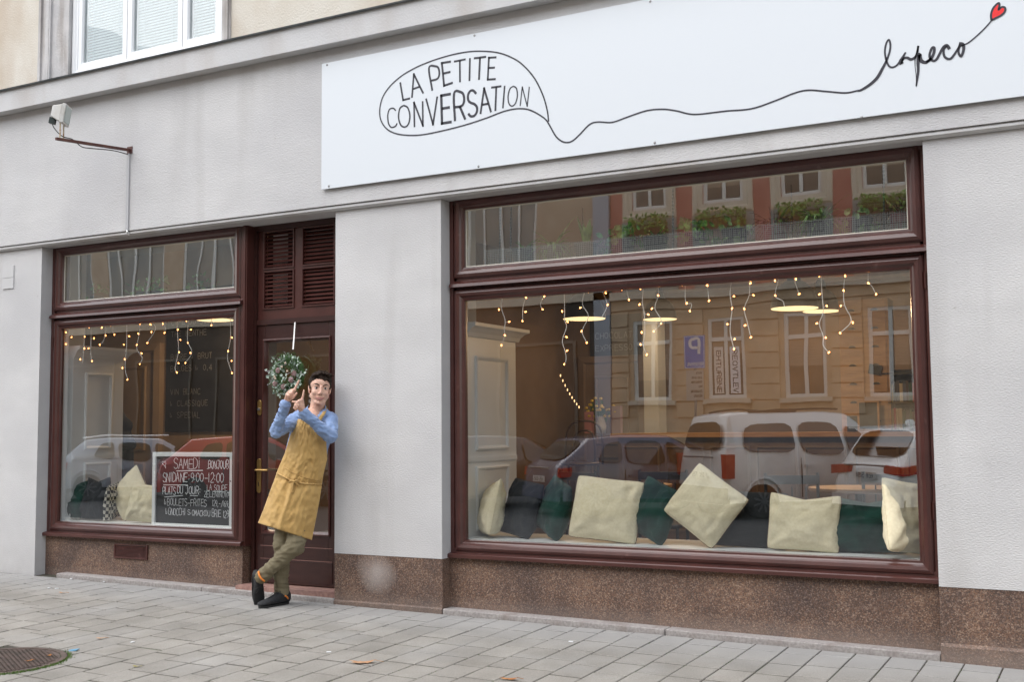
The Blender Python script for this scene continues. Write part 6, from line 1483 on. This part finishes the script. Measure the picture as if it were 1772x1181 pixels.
sculpt('shirt', s, SHIRT, PER, .005, 2, deform=wr2)
# collar
cl = MB()
def strip(mb, top, bot, th=.005):
    n = len(mb.v); N_ = len(top)
    for a, c in zip(top, bot): mb.v += [tuple(a), tuple(c), tuple(c+fw*th), tuple(a+fw*th)]
    for i in range(N_-1):
        for k in range(4): mb.f.append((n+4*i+k, n+4*i+(k+1) % 4, n+4*i+4+(k+1) % 4, n+4*i+4+k))
    mb.f += [(n, n+1, n+2, n+3), (n+4*N_-4, n+4*N_-3, n+4*N_-2, n+4*N_-1)]
top = crom([K(561.5, 699, -.03), K(562.5, 706, .03), K(556, 714, .075), K(549, 719.5, .092)], 4); bot = crom([K(569, 713, -.03), K(567, 719, .05), K(560, 724, .085), K(551.5, 726, .098)], 4); strip(cl, top, bot)
top = crom([K(534, 701, -.03), K(532.5, 707, .03), K(538, 714, .075), K(546.5, 720, .092)], 4); bot = crom([K(526, 711, -.03), K(526, 717, .05), K(532, 722, .085), K(541, 727, .098)], 4); strip(cl, top, bot)
o = cl.go('collar', SHIRT, PER, smooth=True)
for p in (K(480.6, 713, .262), K(482.2, 719.5, .262)): MB().lathe([(0, 0), (.005, 0), (.004, .002), (0, .002)], tuple(p), 10, ax=tuple(-fw)).go('button', mat('navy_button', (.03, .04, .10), .4) if 'navy_button' not in bpy.data.materials else bpy.data.materials['navy_button'], PER)
# trousers
def wt(c): return mn.noise(Vector((c.x*8, c.y*8, c.z*20+c.x*14)))*.009-abs(mn.noise(Vector((c.x*14, c.y*14+2, c.z*34))))*.010+.004
s = MB()
s.cap(K(503, 838, .0), K(529, 842, .01), .098, .098); s.cap(HPR, KR, .088, .064); s.cap(KR, AR+Vector((0, 0, .01)), .062, .052); s.cap(AR+Vector((0, 0, .04)), AR+Vector((0, 0, -.01)), .055, .055)
sculpt('trousers', (lambda q: (q.cap(HPL+Vector((0, 0, -.02)), KL, .090, .070), q.cap(KL, AL.lerp(KL, .08), .066, .047), q.cap(AL.lerp(KL, .2), AL.lerp(KL, .02), .049, .050), q)[-1])(s), KHA, PER, .006, 3, deform=wt)
# shoes: one flat, one on its toe
def shoe(heel, toe, upv, label=None):
    ax = (toe-heel); L = ax.length; ax.normalize(); side = ax.cross(upv).normalized(); u_ = side.cross(ax).normalized()
    if u_.dot(upv) < 0: u_ = -u_
    q = MB()
    for t_, w, h0 in ((0, .033, .036), (.2, .034, .040), (.42, .037, .034), (.62, .043, .027), (.8, .044, .022), (.95, .036, .018)): pass
    st_ = [(0.02, .033, .050), (.2, .034, .052), (.42, .037, .042), (.62, .043, .031), (.80, .045, .025), (.95, .038, .020)]
    for (t0, w0, h0), (t1, w1, h1) in zip(st_, st_[1:]):
        for k in range(7):
            f = k/6; t_ = t0+(t1-t0)*f; w = w0+(w1-w0)*f; h_ = h0+(h1-h0)*f
            q.ell(heel+ax*L*t_+u_*(h_+.008), (w, .028, h_), (side, ax, u_), 14, 9)
    q.ell(heel+ax*L*.16+u_*.085, (.034, .048, .032), (side, ax, u_))
    o = sculpt('shoe', q, SHOE, PER, .0045, 2)
    sl_ = MB(); pts = []
    for k in range(28):
        a = 2*math.pi*k/28; c, s_ = math.cos(a), math.sin(a); t_ = .5+.535*c; wv = (.036+.010*max(0, c*1.2+.2))*math.copysign(abs(s_)**.75, s_) if True else 0
        pts.append(heel+ax*L*t_+side*wv)
    sl_.prism([tuple(p+u_*.0) for p in pts], tuple(u_*.014)); sl_.go('sole', mat('black_rubber_sole', (.012, .012, .012), .6) if 'black_rubber_sole' not in bpy.data.materials else bpy.data.materials['black_rubber_sole'], o)
    lc = MB()
    for k in range(4):
        c = heel+ax*L*(.34+.09*k)+u_*(.088-.012*k); lc.tube(crom([c-side*.026-u_*.012, c, c+side*.026-u_*.012], 4), .0022, 5)
    c = heel+ax*L*.33+u_*.094
    for s_ in (-1, 1): lc.tube(crom([c, c+side*.02*s_+u_*.012, c+side*.035*s_-u_*.002+ax*.01, c+side*.012*s_+ax*.004], 4), .002, 5); lc.tube(crom([c, c+side*.02*s_+ax*.03, c+side*.03*s_+ax*.055-u_*.02], 4), .002, 5)
    lc.go('laces', TRIM, o); return u_, ax, L
h0, t0 = atg(498, 1046), atg(450, 1053.5)
h0.z = gz(h0.x, h0.y); t0.z = gz(t0.x, t0.y); shoe(h0, t0, Vector((0, 0, 1)))
toe = atg(446.5, 1046); toe.z = gz(toe.x, toe.y)+.004; heel = K(442, 991, .04)
hd_ = (heel-toe).normalized()*.262; shoe(toe+hd_, toe, (-fw*1.0+rt*.55).normalized())
og = MB(); og.tube(crom([K(447.5, 990, .135), K(448.5, 996, .165), K(452, 1002, .175), K(458, 1007, .165)], 4), .0075, 6); o = og.go('sock', ORG, PER, smooth=True)
MB().cap(AR+Vector((0, 0, -.02)), AR+Vector((0, 0, -.05)), .041, .043).go('sock', ORG, PER, smooth=True)
MB().tube(crom([K(493.5, 1032, .085), K(496.5, 1034, .07), K(498.5, 1037, .04)], 4), .0065, 6).go('heel_tab', ORG, PER, smooth=True)
# apron: one draped sheet with thickness
vr = [0, .08, .2, .34, .5, .62, .72, .86, 1.0]
Lp = [(513.5, 725.5), (508.5, 736), (501.5, 757), (493, 785), (481.5, 812), (474.5, 832), (467.5, 851), (456.5, 882), (446.5, 906)]
Rp = [(549, 729), (556, 741), (564.5, 766), (566, 795), (559.5, 822), (556.5, 843), (553, 866), (546.5, 900), (539.5, 935.5)]
bl = [.115, .128, .145, .155, .160, .175, .195, .215, .215]
def itp(arr, v):
    for i in range(len(vr)-1):
        if v <= vr[i+1]+1e-9: f = (v-vr[i])/(vr[i+1]-vr[i]); a, c = arr[i], arr[i+1]; return a*(1-f)+c*f if not isinstance(a, tuple) else (a[0]*(1-f)+c[0]*f, a[1]*(1-f)+c[1]*f)
NU, NV = 60, 90; ap = MB()
def apt(u, v, off=0):
    l_, r_ = itp(Lp, v), itp(Rp, v); bd = itp(bl, v)
    px = l_[0]*(1-u)+r_[0]*u; py = l_[1]*(1-u)+r_[1]*u
    arch = (1-abs(2*u-1)**2.2)
    d = .035*(1-v)+(bd-.035)*1.0*arch+((.045+.10*max(0, v-.5)*u) if v > .5 else .045*v*2)*(1-arch)
    fold = .012*math.exp(-((u-(.44-.06*v))/.045)**2)*min(1, max(0, (v-.15)*2))    # centre crease
    fold += -.006*math.exp(-((u-(.36-.05*v))/.05)**2)*min(1, v*2)
    fold += .013*math.exp(-((u-.16)/.10)**2)*max(0, v-.62)*2+.012*math.exp(-((u-.74)/.12)**2)*max(0, v-.62)*2
    waist = -.010*math.exp(-((v-.60-.03*(u-.5)*0)/.02)**2)
    n_ = mn.noise(Vector((u*5, v*9, 1.7)))*.006+abs(mn.noise(Vector((u*9+v*4, v*17-u*5, 5.1))))*-.014+abs(mn.noise(Vector((u*4-v*6, v*7+u*9, 2.1))))*-.012
    tuck = .006*math.sin(u*38)*math.exp(-((v-.64)/.06)**2)
    return K(px, py, d+fold+waist+n_+tuck+off+.012)
for j in range(NV+1):
    for i in range(NU+1): ap.v.append(tuple(apt(i/NU, j/NV)))
for j in range(NV):
    for i in range(NU): a = j*(NU+1)+i; ap.f.append((a, a+1, a+NU+2, a+NU+1))
me = bpy.data.meshes.new('apron'); me.from_pydata(ap.v, [], ap.f); me.polygons.foreach_set('use_smooth', [True]*len(me.polygons)); o = link('apron', me, APR, PER)
md = o.modifiers.new('t', 'SOLIDIFY'); md.thickness = .004; md.offset = 0
apron = o
def sheetline(pts, r_, off=.003, n=6): return MB().tube([apt(p.x, p.y, off) for p in crom([(a, c, 0) for a, c in pts], n)], r_, 6)
sheetline([(0, .545), (.2, .575), (.4, .606), (.6, .613), (.8, .606), (1, .597)], .0058, .011).go('waist_tie', APR, apron, smooth=True)
sheetline([(.10, .475), (.3, .512), (.55, .545), (.8, .560), (.97, .560)], .0030, .005).go('pocket_hem', APR, apron, smooth=True)
sheetline([(.11, .48), (.14, .70)], .0016, .0).go('pocket_seam', APR, apron); sheetline([(.14, .70), (.5, .725), (.86, .735)], .0018, .0).go('pocket_seam', APR, apron); sheetline([(.90, .565), (.87, .735)], .0016, .0).go('pocket_seam', APR, apron)
sheetline([(.0, .988), (.5, .988), (1, .988)], .0016, .0, 12).go('bottom_hem', APR, apron)
k0 = apt(.40, .606, .020); bw = MB(); bw.ell(k0, (.011, .009, .010))
bw.tube(crom([k0, k0+rt*.028+up*.010-fw*.01, k0+rt*.040-up*.004, k0+rt*.010-up*.004], 5), .005, 6); bw.tube(crom([k0, k0-rt*.022+up*.006-fw*.01, k0-rt*.030-up*.008, k0], 5), .005, 6)
bw.tube(crom([k0, k0-rt*.004-up*.03-fw*.006, k0-rt*.008-up*.085], 5), .0065, 6); bw.tube(crom([k0, k0+rt*.02-up*.012, k0+rt*.038-up*.028], 5), .005, 6); bw.go('bow', APR, apron, smooth=True)
st_ = MB(); strip(st_, crom([K(562, 705, .0), K(557.5, 715, .085), K(552.5, 722, .108), K(547.5, 731, .125)], 4), crom([K(566, 706, .0), K(562.5, 717, .080), K(557.5, 725, .100), K(552.5, 735, .115)], 4), .004); st_.go('neck_strap', APR, apron, smooth=True)
